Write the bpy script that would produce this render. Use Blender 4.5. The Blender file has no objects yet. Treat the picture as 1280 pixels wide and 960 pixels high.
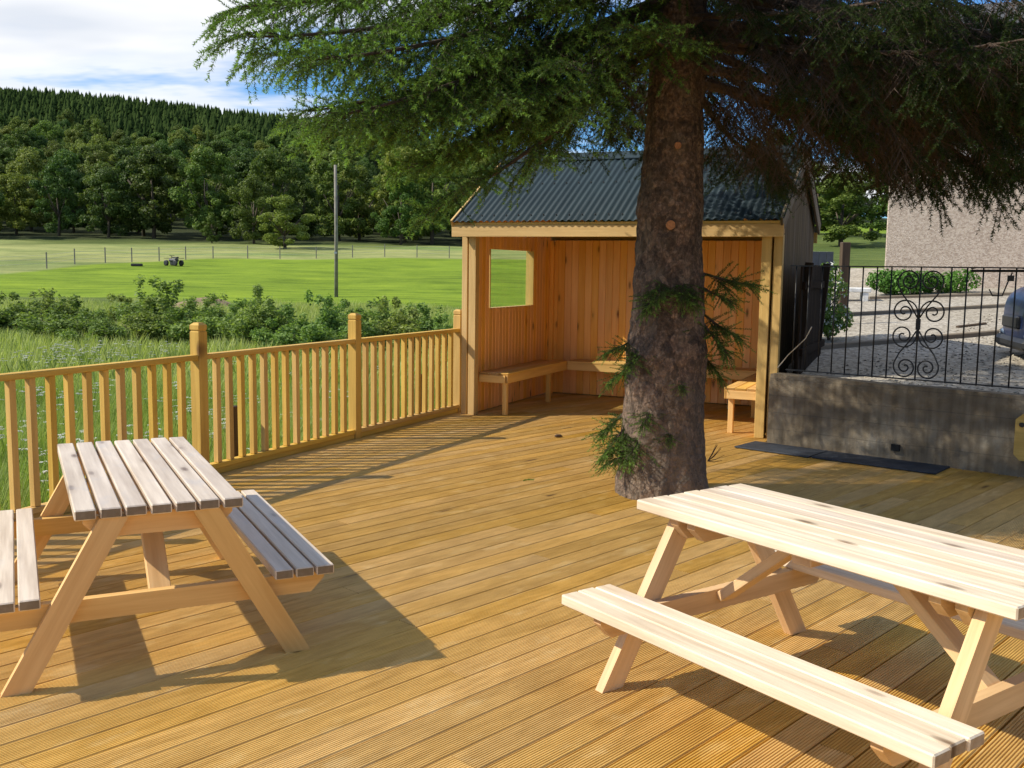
import bpy, math, random
import numpy as np
from mathutils import Vector, Matrix, noise

random.seed(7); rng = np.random.default_rng(7)
scene = bpy.context.scene
COL = scene.collection
R = math.radians

# ------------------------------------------------------------------ camera
F_PX, PITCH, ROLL, CAM_H = 1259.24, 0.1146, 0.0137, 1.7396
cd = bpy.data.cameras.new('camera'); cam = bpy.data.objects.new('camera', cd); COL.objects.link(cam)
cd.sensor_fit = 'HORIZONTAL'; cd.sensor_width = 36.0; cd.lens = F_PX / 1280 * 36.0
cd.clip_start = 0.05; cd.clip_end = 6000
_c, _s, _cr, _sr = math.cos(PITCH), math.sin(PITCH), math.cos(ROLL), math.sin(ROLL)
_U = Vector((0, _s, _c)); _X = Vector((1, 0, 0)); _F = Vector((0, _c, -_s))
_r = _X * _cr + _U * _sr; _u = -_X * _sr + _U * _cr
cm = Matrix((_r, _u, -_F)).transposed().to_4x4(); cm.translation = (0, 0, CAM_H)
cam.matrix_world = cm
scene.camera = cam

# ------------------------------------------------------------------ world, sun, exposure
SUN_DIR = Vector((-1.2, -0.10, 1.0)).normalized()          # towards the sun
SUN_EL = math.asin(SUN_DIR.z)
world = bpy.data.worlds.new('World'); world.cycles.sampling_method = 'MANUAL'; world.cycles.sample_map_resolution = 512; scene.world = world; world.use_nodes = True
wt = world.node_tree; wt.nodes.clear()


def nd(t, typ, ins=None, **props):
    n = t.nodes.new(typ)
    for k, v in props.items(): setattr(n, k, v)
    if ins:
        for k, v in ins.items():
            s = n.inputs[k]
            if isinstance(v, bpy.types.NodeSocket): t.links.new(v, s)
            else: s.default_value = v
    return n


def mth(t, op, a, b=0.0, c=0.0, clamp=False):
    return nd(t, 'ShaderNodeMath', {0: a, 1: b, 2: c}, operation=op, use_clamp=clamp).outputs[0]


def ramp(t, fac, stops):
    n = nd(t, 'ShaderNodeValToRGB', {0: fac}); e = n.color_ramp.elements
    while len(e) > 1: e.remove(e[-1])
    for i, (p, c) in enumerate(stops):
        el = e[0] if i == 0 else e.new(p)
        el.position = p; el.color = (*c, 1) if len(c) == 3 else c
    return n.outputs[0]


def mixc(t, fac, a, b, mode='MIX'):
    n = nd(t, 'ShaderNodeMix', data_type='RGBA', blend_type=mode)
    for i, v in ((0, fac), (6, a), (7, b)):
        s = n.inputs[i]
        if isinstance(v, bpy.types.NodeSocket): t.links.new(v, s)
        else: s.default_value = (*v, 1) if isinstance(v, tuple) and len(v) == 3 else v
    return n.outputs[2]


sky = nd(wt, 'ShaderNodeTexSky', sky_type='NISHITA', sun_disc=False, sun_elevation=SUN_EL,
         sun_rotation=math.atan2(SUN_DIR.x, SUN_DIR.y), altitude=200, air_density=1.0, dust_density=0.6, ozone_density=1.2)
wc = nd(wt, 'ShaderNodeTexCoord').outputs['Generated']
sep = nd(wt, 'ShaderNodeSeparateXYZ', {0: wc})
den = mth(wt, 'ADD', mth(wt, 'MAXIMUM', sep.outputs[2], 0.0), 0.11)
px_ = mth(wt, 'DIVIDE', sep.outputs[0], den); py_ = mth(wt, 'DIVIDE', sep.outputs[1], den)
cv = nd(wt, 'ShaderNodeCombineXYZ', {0: px_, 1: py_, 2: 0.0}).outputs[0]
cvm = nd(wt, 'ShaderNodeMapping', {'Vector': cv, 'Location': (2.9, 1.72, 0.0), 'Scale': (0.55, 0.95, 1)}).outputs[0]
cn = nd(wt, 'ShaderNodeTexNoise', {'Vector': cvm, 'Scale': 0.72, 'Detail': 6.0, 'Roughness': 0.55, 'Distortion': 0.35}).outputs[0]
cov = ramp(wt, cn, [(0.475, (0, 0, 0)), (0.54, (0.8, 0.8, 0.8)), (0.62, (1, 1, 1))])
cn2 = nd(wt, 'ShaderNodeTexNoise', {'Vector': cvm, 'Scale': 1.9, 'Detail': 3.0}).outputs[0]
ccol = ramp(wt, cn2, [(0.3, (6.3, 6.7, 7.4)), (0.5, (8.2, 8.3, 8.5)), (0.7, (9.2, 9.2, 9.2))])
skyg = mixc(wt, 1.0, sky.outputs[0], (0.50, 0.90, 1.35), 'MULTIPLY')
skyc = mixc(wt, cov, skyg, ccol)
bg = nd(wt, 'ShaderNodeBackground', {'Color': skyc, 'Strength': 0.1})
wo = nd(wt, 'ShaderNodeOutputWorld', {'Surface': bg.outputs[0]})

ld = bpy.data.lights.new('sun', 'SUN'); ld.energy = 5.0; ld.angle = R(0.53); ld.color = (1.0, 0.92, 0.77)
lo = bpy.data.objects.new('sun', ld); COL.objects.link(lo)
lo.rotation_euler = (-SUN_DIR).to_track_quat('-Z', 'Y').to_euler(); lo.location = (-12, 0, 14)
vs = scene.view_settings
vs.view_transform = 'Standard'; vs.look = 'None'; vs.exposure = 0.33; vs.gamma = 1.0; vs.use_curve_mapping = False
scene.cycles.max_bounces = 5; scene.cycles.diffuse_bounces = 4; scene.cycles.glossy_bounces = 2; scene.cycles.transmission_bounces = 3; scene.cycles.transparent_max_bounces = 8
scene.cycles.use_denoising = True


# ------------------------------------------------------------------ object helpers
WM = {}


def put(o, M=None, parent=None):
    COL.objects.link(o)
    M = M or Matrix.Identity(4)
    if parent is not None:
        o.parent = parent; o.matrix_basis = WM[parent].inverted() @ M
    else: o.matrix_basis = M
    WM[o] = M
    return o


def tag(o, label=None, cat=None, group=None, kind=None):
    if label: o['label'] = label
    if cat: o['category'] = cat
    if group: o['group'] = group
    if kind: o['kind'] = kind
    return o


def thing(name, label, cat, M=None, group=None):
    e = bpy.data.objects.new(name, None); e.empty_display_size = 0.2
    return tag(put(e, M), label, cat, group)


def obj(name, me, mats, M=None, parent=None):
    if mats is not None and len(me.materials) == 0:
        for m in (mats if isinstance(mats, (list, tuple)) else [mats]): me.materials.append(m)
    return put(bpy.data.objects.new(name, me), M, parent)


def mesh(name, v, f, smooth=False):
    me = bpy.data.meshes.new(name); me.from_pydata(v, [], f)
    if smooth: me.polygons.foreach_set('use_smooth', [True] * len(me.polygons))
    me.update(); return me


def np_mesh(name, V, Fq, smooth=False):
    """V (n,3), Fq (m,k) same-size faces"""
    me = bpy.data.meshes.new(name); n, k = Fq.shape
    me.vertices.add(len(V)); me.vertices.foreach_set('co', np.ascontiguousarray(V, dtype=np.float32).ravel())
    me.loops.add(n * k); me.loops.foreach_set('vertex_index', np.ascontiguousarray(Fq, dtype=np.int32).ravel())
    me.polygons.add(n); me.polygons.foreach_set('loop_start', np.arange(0, n * k, k, dtype=np.int32))
    if smooth: me.polygons.foreach_set('use_smooth', np.ones(n, dtype=bool))
    me.update(calc_edges=True); return me


def vcol(me, cols):
    a = me.color_attributes.new('tint', 'FLOAT_COLOR', 'POINT')
    c = np.ones((len(me.vertices), 4), dtype=np.float32); c[:, :3] = cols
    a.data.foreach_set('color', c.ravel())


class MB:
    def __init__(s): s.v = []; s.f = []

    def add(s, v, f):
        b = len(s.v); s.v += [tuple(p) for p in v]; s.f += [tuple(i + b for i in q) for q in f]; return s

    def box(s, c, d, M=None):
        x, y, z = d[0] / 2, d[1] / 2, d[2] / 2
        v = [Vector(c) + Vector((a, b, e)) for a in (-x, x) for b in (-y, y) for e in (-z, z)]
        if M: v = [M @ p for p in v]
        return s.add(v, [(0, 1, 3, 2), (4, 6, 7, 5), (0, 4, 5, 1), (2, 3, 7, 6), (0, 2, 6, 4), (1, 5, 7, 3)])

    def tube(s, pts, r, n=6, cap=True):
        pts = [Vector(p) for p in pts]; rs = r if isinstance(r, (list, tuple)) else [r] * len(pts)
        t0 = (pts[1] - pts[0]).normalized()
        a = t0.orthogonal().normalized(); rings = []
        for i, p in enumerate(pts):
            t = (pts[min(i + 1, len(pts) - 1)] - pts[max(i - 1, 0)]).normalized()
            a = (a - t * a.dot(t)); a = a.normalized() if a.length > 1e-6 else t.orthogonal().normalized()
            b = t.cross(a)
            rings.append([p + (a * math.cos(2 * math.pi * k / n) + b * math.sin(2 * math.pi * k / n)) * rs[i] for k in range(n)])
        v = [q for ring in rings for q in ring]; f = []
        for i in range(len(pts) - 1):
            for k in range(n):
                f.append((i * n + k, i * n + (k + 1) % n, (i + 1) * n + (k + 1) % n, (i + 1) * n + k))
        if cap: f += [tuple(range(n - 1, -1, -1)), tuple((len(pts) - 1) * n + k for k in range(n))]
        return s.add(v, f)

    def build(s, name, mats, M=None, parent=None, smooth=False):
        return obj(name, mesh(name, s.v, s.f, smooth), mats, M, parent)


def chamfer_box(l, w, t, b):
    """closed box centred on the origin with chamfered edges"""
    hx, hy, hz = l / 2, w / 2, t / 2; v = []
    for sx in (-1, 1):
        for sy in (-1, 1):
            for sz in (-1, 1):
                v += [(sx * hx, sy * (hy - b), sz * (hz - b)), (sx * (hx - b), sy * hy, sz * (hz - b)), (sx * (hx - b), sy * (hy - b), sz * hz)]
    I = lambda sx, sy, sz, k: ((sx * 2 + sy) * 2 + sz) * 3 + k
    f = []
    for s in (0, 1):
        f.append((I(s, 0, 0, 0), I(s, 0, 1, 0), I(s, 1, 1, 0), I(s, 1, 0, 0)))
        f.append((I(0, s, 0, 1), I(0, s, 1, 1), I(1, s, 1, 1), I(1, s, 0, 1)))
        f.append((I(0, 0, s, 2), I(0, 1, s, 2), I(1, 1, s, 2), I(1, 0, s, 2)))
    for a in (0, 1):
        for c in (0, 1):
            f.append((I(0, a, c, 1), I(1, a, c, 1), I(1, a, c, 2), I(0, a, c, 2)))
            f.append((I(a, 0, c, 0), I(a, 1, c, 0), I(a, 1, c, 2), I(a, 0, c, 2)))
            f.append((I(a, c, 0, 0), I(a, c, 1, 0), I(a, c, 1, 1), I(a, c, 0, 1)))
    for sx in (0, 1):
        for sy in (0, 1):
            for sz in (0, 1): f.append((I(sx, sy, sz, 0), I(sx, sy, sz, 1), I(sx, sy, sz, 2)))
    cen = []
    for q in f:
        pts = [Vector(v[i]) for i in q]; nrm = (pts[1] - pts[0]).cross(pts[2] - pts[0]); c = sum(pts, Vector()) / len(pts)
        cen.append(q if nrm.dot(c) > 0 else tuple(reversed(q)))
    return v, cen


_pm = {}


def plank(name, p0, p1, w, t, mat, parent, up=(0, 0, 1), P=None, b=0.003):
    """board from p0 to p1 (centre line), width w across, thickness t along up; coords local to P"""
    P = P if P is not None else (WM[parent] if parent is not None else Matrix.Identity(4))
    p0, p1 = Vector(p0), Vector(p1); d = p1 - p0; L = d.length; x = d / L
    z = Vector(up); z = (z - x * z.dot(x)).normalized(); y = z.cross(x)
    M = Matrix((x, y, z)).transposed().to_4x4(); M.translation = (p0 + p1) / 2
    key = (round(L, 3), round(w, 4), round(t, 4), mat.name, b)
    if key not in _pm:
        v, f = chamfer_box(L, w, t, b); me = mesh(name, v, f); me.materials.append(mat); _pm[key] = me
    return put(bpy.data.objects.new(name, _pm[key]), P @ M, parent)


def copy_tree(o, M):
    def rec(a, parent, PM):
        c = a.copy(); COL.objects.link(c); c.parent = parent
        WM[c] = PM @ a.matrix_basis if parent is not None else M
        if parent is None: c.matrix_basis = M
        for ch in kids.get(a, []): rec(ch, c, WM[c])
        return c
    kids = {}
    for q in list(WM):
        if q.parent is not None: kids.setdefault(q.parent, []).append(q)
    return rec(o, None, M)


# ------------------------------------------------------------------ materials
def newmat(name):
    m = bpy.data.materials.new(name); m.use_nodes = True; t = m.node_tree; t.nodes.clear()
    b = nd(t, 'ShaderNodeBsdfPrincipled'); o = nd(t, 'ShaderNodeOutputMaterial'); t.links.new(b.outputs[0], o.inputs[0])
    return m, t, b


def L(t, a, b): t.links.new(a, b)


def wood(name, light, dark, knot=(0.10, 0.045, 0.018), rough=0.65, endmul=0.55, var=0.22, knots=0.22, patch=None, spec=0.25, kx=2.0, ky=7.0, gx=1.6, sx=0.9, hue=0.008):
    m, t, b = newmat(name)
    tc = nd(t, 'ShaderNodeTexCoord'); rnd = nd(t, 'ShaderNodeObjectInfo').outputs['Random']
    off = nd(t, 'ShaderNodeCombineXYZ', {0: mth(t, 'MULTIPLY', rnd, 37.0), 1: mth(t, 'MULTIPLY', rnd, 91.0), 2: mth(t, 'MULTIPLY', rnd, 53.0)}).outputs[0]
    vec = nd(t, 'ShaderNodeVectorMath', {0: tc.outputs['Object'], 1: off}, operation='ADD').outputs[0]
    def sc(s): return nd(t, 'ShaderNodeVectorMath', {0: vec, 1: s}, operation='MULTIPLY').outputs[0]
    g = nd(t, 'ShaderNodeTexNoise', {'Vector': sc((gx, 34, 34)), 'Scale': 1.0, 'Detail': 4.0, 'Roughness': 0.7}).outputs[0]
    s = nd(t, 'ShaderNodeTexNoise', {'Vector': sc((sx, 9, 9)), 'Scale': 1.0, 'Detail': 2.0, 'Distortion': 0.8}).outputs[0]
    fac = mth(t, 'ADD', mth(t, 'MULTIPLY', g, 0.55), mth(t, 'MULTIPLY', s, 0.45))
    col = ramp(t, fac, [(0.36, dark), (0.50, tuple((a + c) / 2 for a, c in zip(light, dark))), (0.62, light)])
    vk = nd(t, 'ShaderNodeTexVoronoi', {'Vector': sc((kx, ky, ky * 0.2)), 'Scale': 1.0, 'Randomness': 1.0}, voronoi_dimensions='3D')
    keep = mth(t, 'LESS_THAN', nd(t, 'ShaderNodeSeparateColor', {0: vk.outputs['Color']}).outputs[0], knots)
    kd = mth(t, 'MULTIPLY', ramp(t, vk.outputs['Distance'], [(0.05, (1, 1, 1)), (0.13, (0.55,) * 3), (0.17, (0.16,) * 3), (0.34, (0, 0, 0))]), keep)
    col = mixc(t, mth(t, 'MULTIPLY', kd, 0.85), col, knot)
    if patch:
        pn = nd(t, 'ShaderNodeTexNoise', {'Vector': sc((3.0, 7, 7)), 'Scale': 1.0, 'Detail': 3.0, 'Roughness': 0.6}).outputs[0]
        pf = ramp(t, pn, [(0.58, (0, 0, 0)), (0.72, (0.6,) * 3)])
        col = mixc(t, pf, col, patch)
    r2 = mth(t, 'FRACT', mth(t, 'MULTIPLY', rnd, 17.31))
    hs = nd(t, 'ShaderNodeHueSaturation', {'Color': col, 'Value': mth(t, 'ADD', mth(t, 'MULTIPLY', rnd, var), 1 - var / 2),
            'Saturation': mth(t, 'ADD', mth(t, 'MULTIPLY', r2, 0.16), 0.92), 'Hue': mth(t, 'ADD', mth(t, 'MULTIPLY', r2, hue), 0.5 - hue / 2)}).outputs[0]
    nx = mth(t, 'ABSOLUTE', nd(t, 'ShaderNodeSeparateXYZ', {0: tc.outputs['Normal']}).outputs[0])
    ef = mth(t, 'GREATER_THAN', nx, 0.85)
    col = mixc(t, ef, hs, mixc(t, 1.0, hs, (endmul, endmul * 0.9, endmul * 0.82), 'MULTIPLY'))
    L(t, col, b.inputs['Base Color'])
    L(t, mth(t, 'ADD', mth(t, 'MULTIPLY', g, 0.2), rough - 0.1), b.inputs['Roughness'])
    b.inputs['Specular IOR Level'].default_value = spec
    bp = nd(t, 'ShaderNodeBump', {'Strength': 0.35, 'Distance': 0.003, 'Height': nd(t, 'ShaderNodeTexNoise', {'Vector': sc((1.6, 34, 34)), 'Scale': 1.0, 'Detail': 1.0}).outputs[0]})
    L(t, bp.outputs[0], b.inputs['Normal'])
    return m


def plain(name, col, rough=0.6, metal=0.0, spec=0.5, nscale=8.0, namt=0.25, bump=0.0, bscale=40.0):
    m, t, b = newmat(name)
    tc = nd(t, 'ShaderNodeTexCoord').outputs['Object']
    n = nd(t, 'ShaderNodeTexNoise', {'Vector': tc, 'Scale': nscale, 'Detail': 6.0, 'Roughness': 0.6}).outputs[0]
    L(t, ramp(t, n, [(0.3, tuple(c * (1 - namt) for c in col)), (0.7, tuple(min(1, c * (1 + namt)) for c in col))]), b.inputs['Base Color'])
    b.inputs['Roughness'].default_value = rough; b.inputs['Metallic'].default_value = metal; b.inputs['Specular IOR Level'].default_value = spec
    if bump:
        h = nd(t, 'ShaderNodeTexNoise', {'Vector': tc, 'Scale': bscale, 'Detail': 5.0}).outputs[0]
        L(t, nd(t, 'ShaderNodeBump', {'Strength': bump, 'Distance': 0.01, 'Height': h}).outputs[0], b.inputs['Normal'])
    return m


def leafmat(name, c0, c1, rough=0.55, trans=0.3, attr=True, var=0.0, spec=0.15):
    """foliage: the tint attribute moves between two greens; part of the light passes through"""
    m, t, b = newmat(name)
    if attr:
        a = nd(t, 'ShaderNodeAttribute', attribute_name='tint')
        f = nd(t, 'ShaderNodeSeparateColor', {0: a.outputs['Color']}).outputs[0]
    else: f = nd(t, 'ShaderNodeObjectInfo').outputs['Random']
    col = mixc(t, f, c0, c1)
    if var:
        rnd = nd(t, 'ShaderNodeObjectInfo').outputs['Random']
        r2 = mth(t, 'FRACT', mth(t, 'MULTIPLY', rnd, 13.7))
        col = nd(t, 'ShaderNodeHueSaturation', {'Color': col, 'Value': mth(t, 'ADD', mth(t, 'MULTIPLY', rnd, var), 1 - var / 2),
                 'Hue': mth(t, 'ADD', mth(t, 'MULTIPLY', r2, 0.05), 0.475)}).outputs[0]
    L(t, col, b.inputs['Base Color']); b.inputs['Roughness'].default_value = rough; b.inputs['Specular IOR Level'].default_value = spec
    if trans:
        tr = nd(t, 'ShaderNodeBsdfTranslucent', {'Color': mixc(t, 1.0, col, (1.25, 1.35, 0.6), 'MULTIPLY')})
        mx = nd(t, 'ShaderNodeMixShader', {0: trans, 1: b.outputs[0], 2: tr.outputs[0]})
        out = [n for n in t.nodes if n.type == 'OUTPUT_MATERIAL'][0]; L(t, mx.outputs[0], out.inputs[0])
    return m


M_DECK = wood('deck_timber', (0.65, 0.410, 0.120), (0.48, 0.283, 0.070), patch=(0.71, 0.515, 0.22), var=0.18, knots=0.10, endmul=0.7, kx=1.6, ky=8.0, gx=4.5, sx=2.4, hue=0.0, spec=0.3, rough=0.55)
M_FENCE = wood('treated_fence_timber', (0.64, 0.415, 0.115), (0.48, 0.29, 0.072), var=0.2, knots=0.15, endmul=0.75)
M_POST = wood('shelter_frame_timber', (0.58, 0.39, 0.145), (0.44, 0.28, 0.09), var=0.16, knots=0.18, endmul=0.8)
M_PINE = wood('orange_pine_lining', (0.90, 0.475, 0.145), (0.79, 0.37, 0.098), knot=(0.10, 0.03, 0.01), var=0.14, knots=0.6, kx=2.6, ky=8.0, rough=0.5)
M_BENCH = wood('shelter_bench_timber', (0.74, 0.47, 0.17), (0.58, 0.34, 0.105), var=0.14, knots=0.2)
M_RTOP = wood('sheen_pale_pine_tops', (0.76, 0.65, 0.50), (0.53, 0.41, 0.29), var=0.12, knots=0.5, patch=(0.56, 0.49, 0.43), rough=0.6, endmul=0.45, kx=2.6, ky=9)  # planks lighter than the frame: glancing light and sheen put into the colour
M_RLEG = wood('pale_raw_pine_frame', (0.70, 0.48, 0.25), (0.54, 0.34, 0.16), var=0.12, knots=0.45, endmul=0.8)
M_LTOP = wood('weathered_sheen_pine_tops', (0.68, 0.58, 0.47), (0.45, 0.36, 0.27), var=0.14, knots=0.45, patch=(0.46, 0.42, 0.39), rough=0.42, endmul=0.28, spec=0.5, kx=2.6, ky=9)  # greyer weathering, with the pale sheen of low-angle light put into the colour
M_LLEG = wood('honey_pine_frame', (0.71, 0.445, 0.165), (0.57, 0.33, 0.105), var=0.12, knots=0.5, endmul=0.6, kx=2.2, ky=8)
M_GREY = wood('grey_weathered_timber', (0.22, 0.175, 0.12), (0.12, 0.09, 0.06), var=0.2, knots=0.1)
M_SIDE = wood('shaded_weathered_cladding', (0.18, 0.138, 0.095), (0.115, 0.085, 0.056), var=0.2, knots=0.1, spec=0.02, rough=0.9)  # weathered brown, with the tree's shade on this side put into the tone
M_DARKW = wood('dark_stained_timber', (0.04, 0.031, 0.024), (0.02, 0.015, 0.012), var=0.3, knots=0.05, spec=0.05, rough=0.9)
M_OLD = wood('old_dark_stump_timber', (0.10, 0.065, 0.04), (0.05, 0.032, 0.02), var=0.2, knots=0.05)
M_SLEEP = wood('sleeper_timber', (0.30, 0.25, 0.185), (0.15, 0.115, 0.08), var=0.25, knots=0.05)
M_IRON = plain('black_iron', (0.012, 0.012, 0.013), rough=0.5, spec=0.4, nscale=30)
M_MAT = plain('blue_grey_rubber_mat', (0.022, 0.028, 0.040), rough=0.75, nscale=6, namt=0.35, bump=0.3, bscale=60)
M_STEEL = plain('galvanised_steel', (0.45, 0.46, 0.47), rough=0.45, metal=0.8, nscale=20)
M_CUT = plain('fresh_cut_wood', (0.34, 0.135, 0.042), rough=0.7, nscale=60, namt=0.4)
M_WHITE = plain('white_painted_stone', (0.72, 0.71, 0.68), rough=0.8)
M_POLE = plain('grey_wooden_pole', (0.21, 0.19, 0.16), rough=0.85, nscale=3, namt=0.3)
M_BLACK = plain('black_plastic', (0.015, 0.015, 0.016), rough=0.5)
M_SLATE = plain('slate_roof', (0.07, 0.072, 0.08), rough=0.6, nscale=12, namt=0.3)
M_HOLE = plain('dark_drain', (0.006, 0.006, 0.006), rough=0.9)


def roofmat():
    m, t, b = newmat('dark_metal_roof')
    tc = nd(t, 'ShaderNodeTexCoord').outputs['Object']
    n = nd(t, 'ShaderNodeTexNoise', {'Vector': nd(t, 'ShaderNodeVectorMath', {0: tc, 1: (5, 1.2, 1.2)}, operation='MULTIPLY').outputs[0], 'Scale': 1.4, 'Detail': 6.0}).outputs[0]
    L(t, ramp(t, n, [(0.3, (0.018, 0.031, 0.040)), (0.7, (0.028, 0.046, 0.056))]), b.inputs['Base Color'])
    b.inputs['Roughness'].default_value = 0.6; b.inputs['Specular IOR Level'].default_value = 0.12
    return m


def concrete():
    m, t, b = newmat('stained_concrete')
    tc = nd(t, 'ShaderNodeTexCoord').outputs['Object']
    mp = lambda s: nd(t, 'ShaderNodeVectorMath', {0: tc, 1: s}, operation='MULTIPLY').outputs[0]
    n1 = nd(t, 'ShaderNodeTexNoise', {'Vector': mp((1.5, 1.5, 1.8)), 'Scale': 1.0, 'Detail': 8.0, 'Roughness': 0.62}).outputs[0]
    n2 = nd(t, 'ShaderNodeTexNoise', {'Vector': mp((14, 14, 1.3)), 'Scale': 1.0, 'Detail': 5.0}).outputs[0]
    base = ramp(t, n1, [(0.28, (0.11, 0.084, 0.054)), (0.48, (0.175, 0.138, 0.092)), (0.60, (0.23, 0.19, 0.135)), (0.74, (0.36, 0.32, 0.25))])
    st = ramp(t, n2, [(0.38, (0.62, 0.58, 0.52)), (0.58, (1, 1, 1))])
    col = mixc(t, 0.8, base, st, 'MULTIPLY')
    # shutter-board lines left by the formwork
    z = nd(t, 'ShaderNodeSeparateXYZ', {0: tc}).outputs[2]
    ln = mth(t, 'LESS_THAN', mth(t, 'PINGPONG', mth(t, 'ADD', z, mth(t, 'MULTIPLY', n1, 0.02)), 0.085), 0.004)
    col = mixc(t, mth(t, 'MULTIPLY', ln, 0.35), col, (0.05, 0.045, 0.04))
    L(t, col, b.inputs['Base Color']); b.inputs['Roughness'].default_value = 0.9
    h = nd(t, 'ShaderNodeTexNoise', {'Vector': tc, 'Scale': 45.0, 'Detail': 8.0, 'Roughness': 0.7}).outputs[0]
    L(t, nd(t, 'ShaderNodeBump', {'Strength': 0.6, 'Distance': 0.012, 'Height': mth(t, 'ADD', h, mth(t, 'MULTIPLY', n2, 0.5))}).outputs[0], b.inputs['Normal'])
    return m


def harl():
    m, t, b = newmat('pebbledash_render')
    tc = nd(t, 'ShaderNodeTexCoord').outputs['Object']
    v = nd(t, 'ShaderNodeTexVoronoi', {'Vector': tc, 'Scale': 42.0})
    cc = nd(t, 'ShaderNodeSeparateColor', {0: v.outputs['Color']}).outputs[0]
    n = nd(t, 'ShaderNodeTexNoise', {'Vector': tc, 'Scale': 0.9, 'Detail': 5.0}).outputs[0]
    col = ramp(t, cc, [(0.0, (0.32, 0.25, 0.20)), (0.5, (0.45, 0.365, 0.295)), (1.0, (0.55, 0.465, 0.39))])
    col = mixc(t, 0.5, col, ramp(t, n, [(0.3, (0.84, 0.82, 0.8)), (0.7, (1, 1, 1))]), 'MULTIPLY')
    L(t, col, b.inputs['Base Color']); b.inputs['Roughness'].default_value = 0.9
    L(t, nd(t, 'ShaderNodeBump', {'Strength': 0.45, 'Distance': 0.012, 'Height': v.outputs['Distance']}).outputs[0], b.inputs['Normal'])
    return m


def gravelmat():
    m, t, b = newmat('grey_gravel')
    tc = nd(t, 'ShaderNodeTexCoord').outputs['Object']
    v = nd(t, 'ShaderNodeTexVoronoi', {'Vector': tc, 'Scale': 30.0})
    cc = nd(t, 'ShaderNodeSeparateColor', {0: v.outputs['Color']}).outputs[0]
    n = nd(t, 'ShaderNodeTexNoise', {'Vector': tc, 'Scale': 0.8, 'Detail': 6.0}).outputs[0]
    col = ramp(t, cc, [(0.0, (0.20, 0.175, 0.145)), (0.5, (0.36, 0.325, 0.27)), (1.0, (0.50, 0.465, 0.40))])
    col = mixc(t, 0.7, col, ramp(t, n, [(0.3, (0.72, 0.68, 0.60)), (0.7, (1, 1, 1))]), 'MULTIPLY')
    L(t, col, b.inputs['Base Color']); b.inputs['Roughness'].default_value = 0.9
    L(t, nd(t, 'ShaderNodeBump', {'Strength': 0.6, 'Distance': 0.015, 'Height': v.outputs['Distance']}).outputs[0], b.inputs['Normal'])
    return m


def barkmat():
    m, t, b = newmat('spruce_bark')
    tc = nd(t, 'ShaderNodeTexCoord').outputs['Object']
    n = nd(t, 'ShaderNodeTexNoise', {'Vector': tc, 'Scale': 30.0, 'Detail': 9.0, 'Roughness': 0.75}).outputs[0]
    v = nd(t, 'ShaderNodeTexVoronoi', {'Vector': nd(t, 'ShaderNodeVectorMath', {0: nd(t, 'ShaderNodeVectorMath', {0: tc, 1: (1, 1, 0.62)}, operation='MULTIPLY').outputs[0], 1: nd(t, 'ShaderNodeVectorMath', {0: nd(t, 'ShaderNodeTexNoise', {'Vector': tc, 'Scale': 14.0, 'Detail': 4.0}).outputs['Color'], 1: (0.06, 0.06, 0.06)}, operation='MULTIPLY').outputs[0]}, operation='ADD').outputs[0], 'Scale': 42.0}, feature='F1')
    big = nd(t, 'ShaderNodeTexNoise', {'Vector': tc, 'Scale': 4.0, 'Detail': 6.0}).outputs[0]
    col = ramp(t, n, [(0.32, (0.038, 0.022, 0.014)), (0.50, (0.120, 0.074, 0.050)), (0.68, (0.27, 0.19, 0.14))])
    col = mixc(t, ramp(t, v.outputs['Distance'], [(0.45, (0, 0, 0)), (0.85, (0.8,) * 3)]), col, (0.045, 0.029, 0.02))
    col = mixc(t, mth(t, 'MULTIPLY', ramp(t, big, [(0.50, (0, 0, 0)), (0.66, (1, 1, 1))]), 0.4), col, (0.215, 0.165, 0.118))
    L(t, col, b.inputs['Base Color']); b.inputs['Roughness'].default_value = 0.92
    wv = nd(t, 'ShaderNodeVectorMath', {0: nd(t, 'ShaderNodeVectorMath', {0: tc, 1: (1, 1, 0.55)}, operation='MULTIPLY').outputs[0], 1: nd(t, 'ShaderNodeVectorMath', {0: nd(t, 'ShaderNodeTexNoise', {'Vector': tc, 'Scale': 9.0, 'Detail': 3.0}).outputs['Color'], 1: (0.09, 0.09, 0.09)}, operation='MULTIPLY').outputs[0]}, operation='ADD').outputs[0]
    pl = nd(t, 'ShaderNodeTexVoronoi', {'Vector': wv, 'Scale': 19.0}, feature='F1')
    pr = nd(t, 'ShaderNodeSeparateColor', {0: pl.outputs['Color']}).outputs[0]
    col = mixc(t, 0.9, col, ramp(t, pr, [(0.0, (0.5, 0.48, 0.46)), (0.5, (1.0, 0.98, 0.95)), (1.0, (1.55, 1.45, 1.35))]), 'MULTIPLY')
    zz = nd(t, 'ShaderNodeSeparateXYZ', {0: tc}).outputs[2]
    lf = mth(t, 'MULTIPLY', ramp(t, mth(t, 'ADD', mth(t, 'MULTIPLY', zz, 0.5), mth(t, 'MULTIPLY', big, 0.6)), [(0.40, (1, 1, 1)), (0.85, (0, 0, 0))]), mth(t, 'MULTIPLY', n, 0.75))
    L(t, mixc(t, lf, col, (0.25, 0.198, 0.145)), b.inputs['Base Color'])
    hh = mth(t, 'SUBTRACT', mth(t, 'ADD', mth(t, 'MULTIPLY', n, 0.8), mth(t, 'MULTIPLY', pr, 0.35)), mth(t, 'ADD', mth(t, 'MULTIPLY', v.outputs['Distance'], 0.4), mth(t, 'MULTIPLY', pl.outputs['Distance'], 0.6)))
    L(t, nd(t, 'ShaderNodeBump', {'Strength': 1.0, 'Distance': 0.03, 'Height': hh}).outputs[0], b.inputs['Normal'])
    return m


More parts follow.
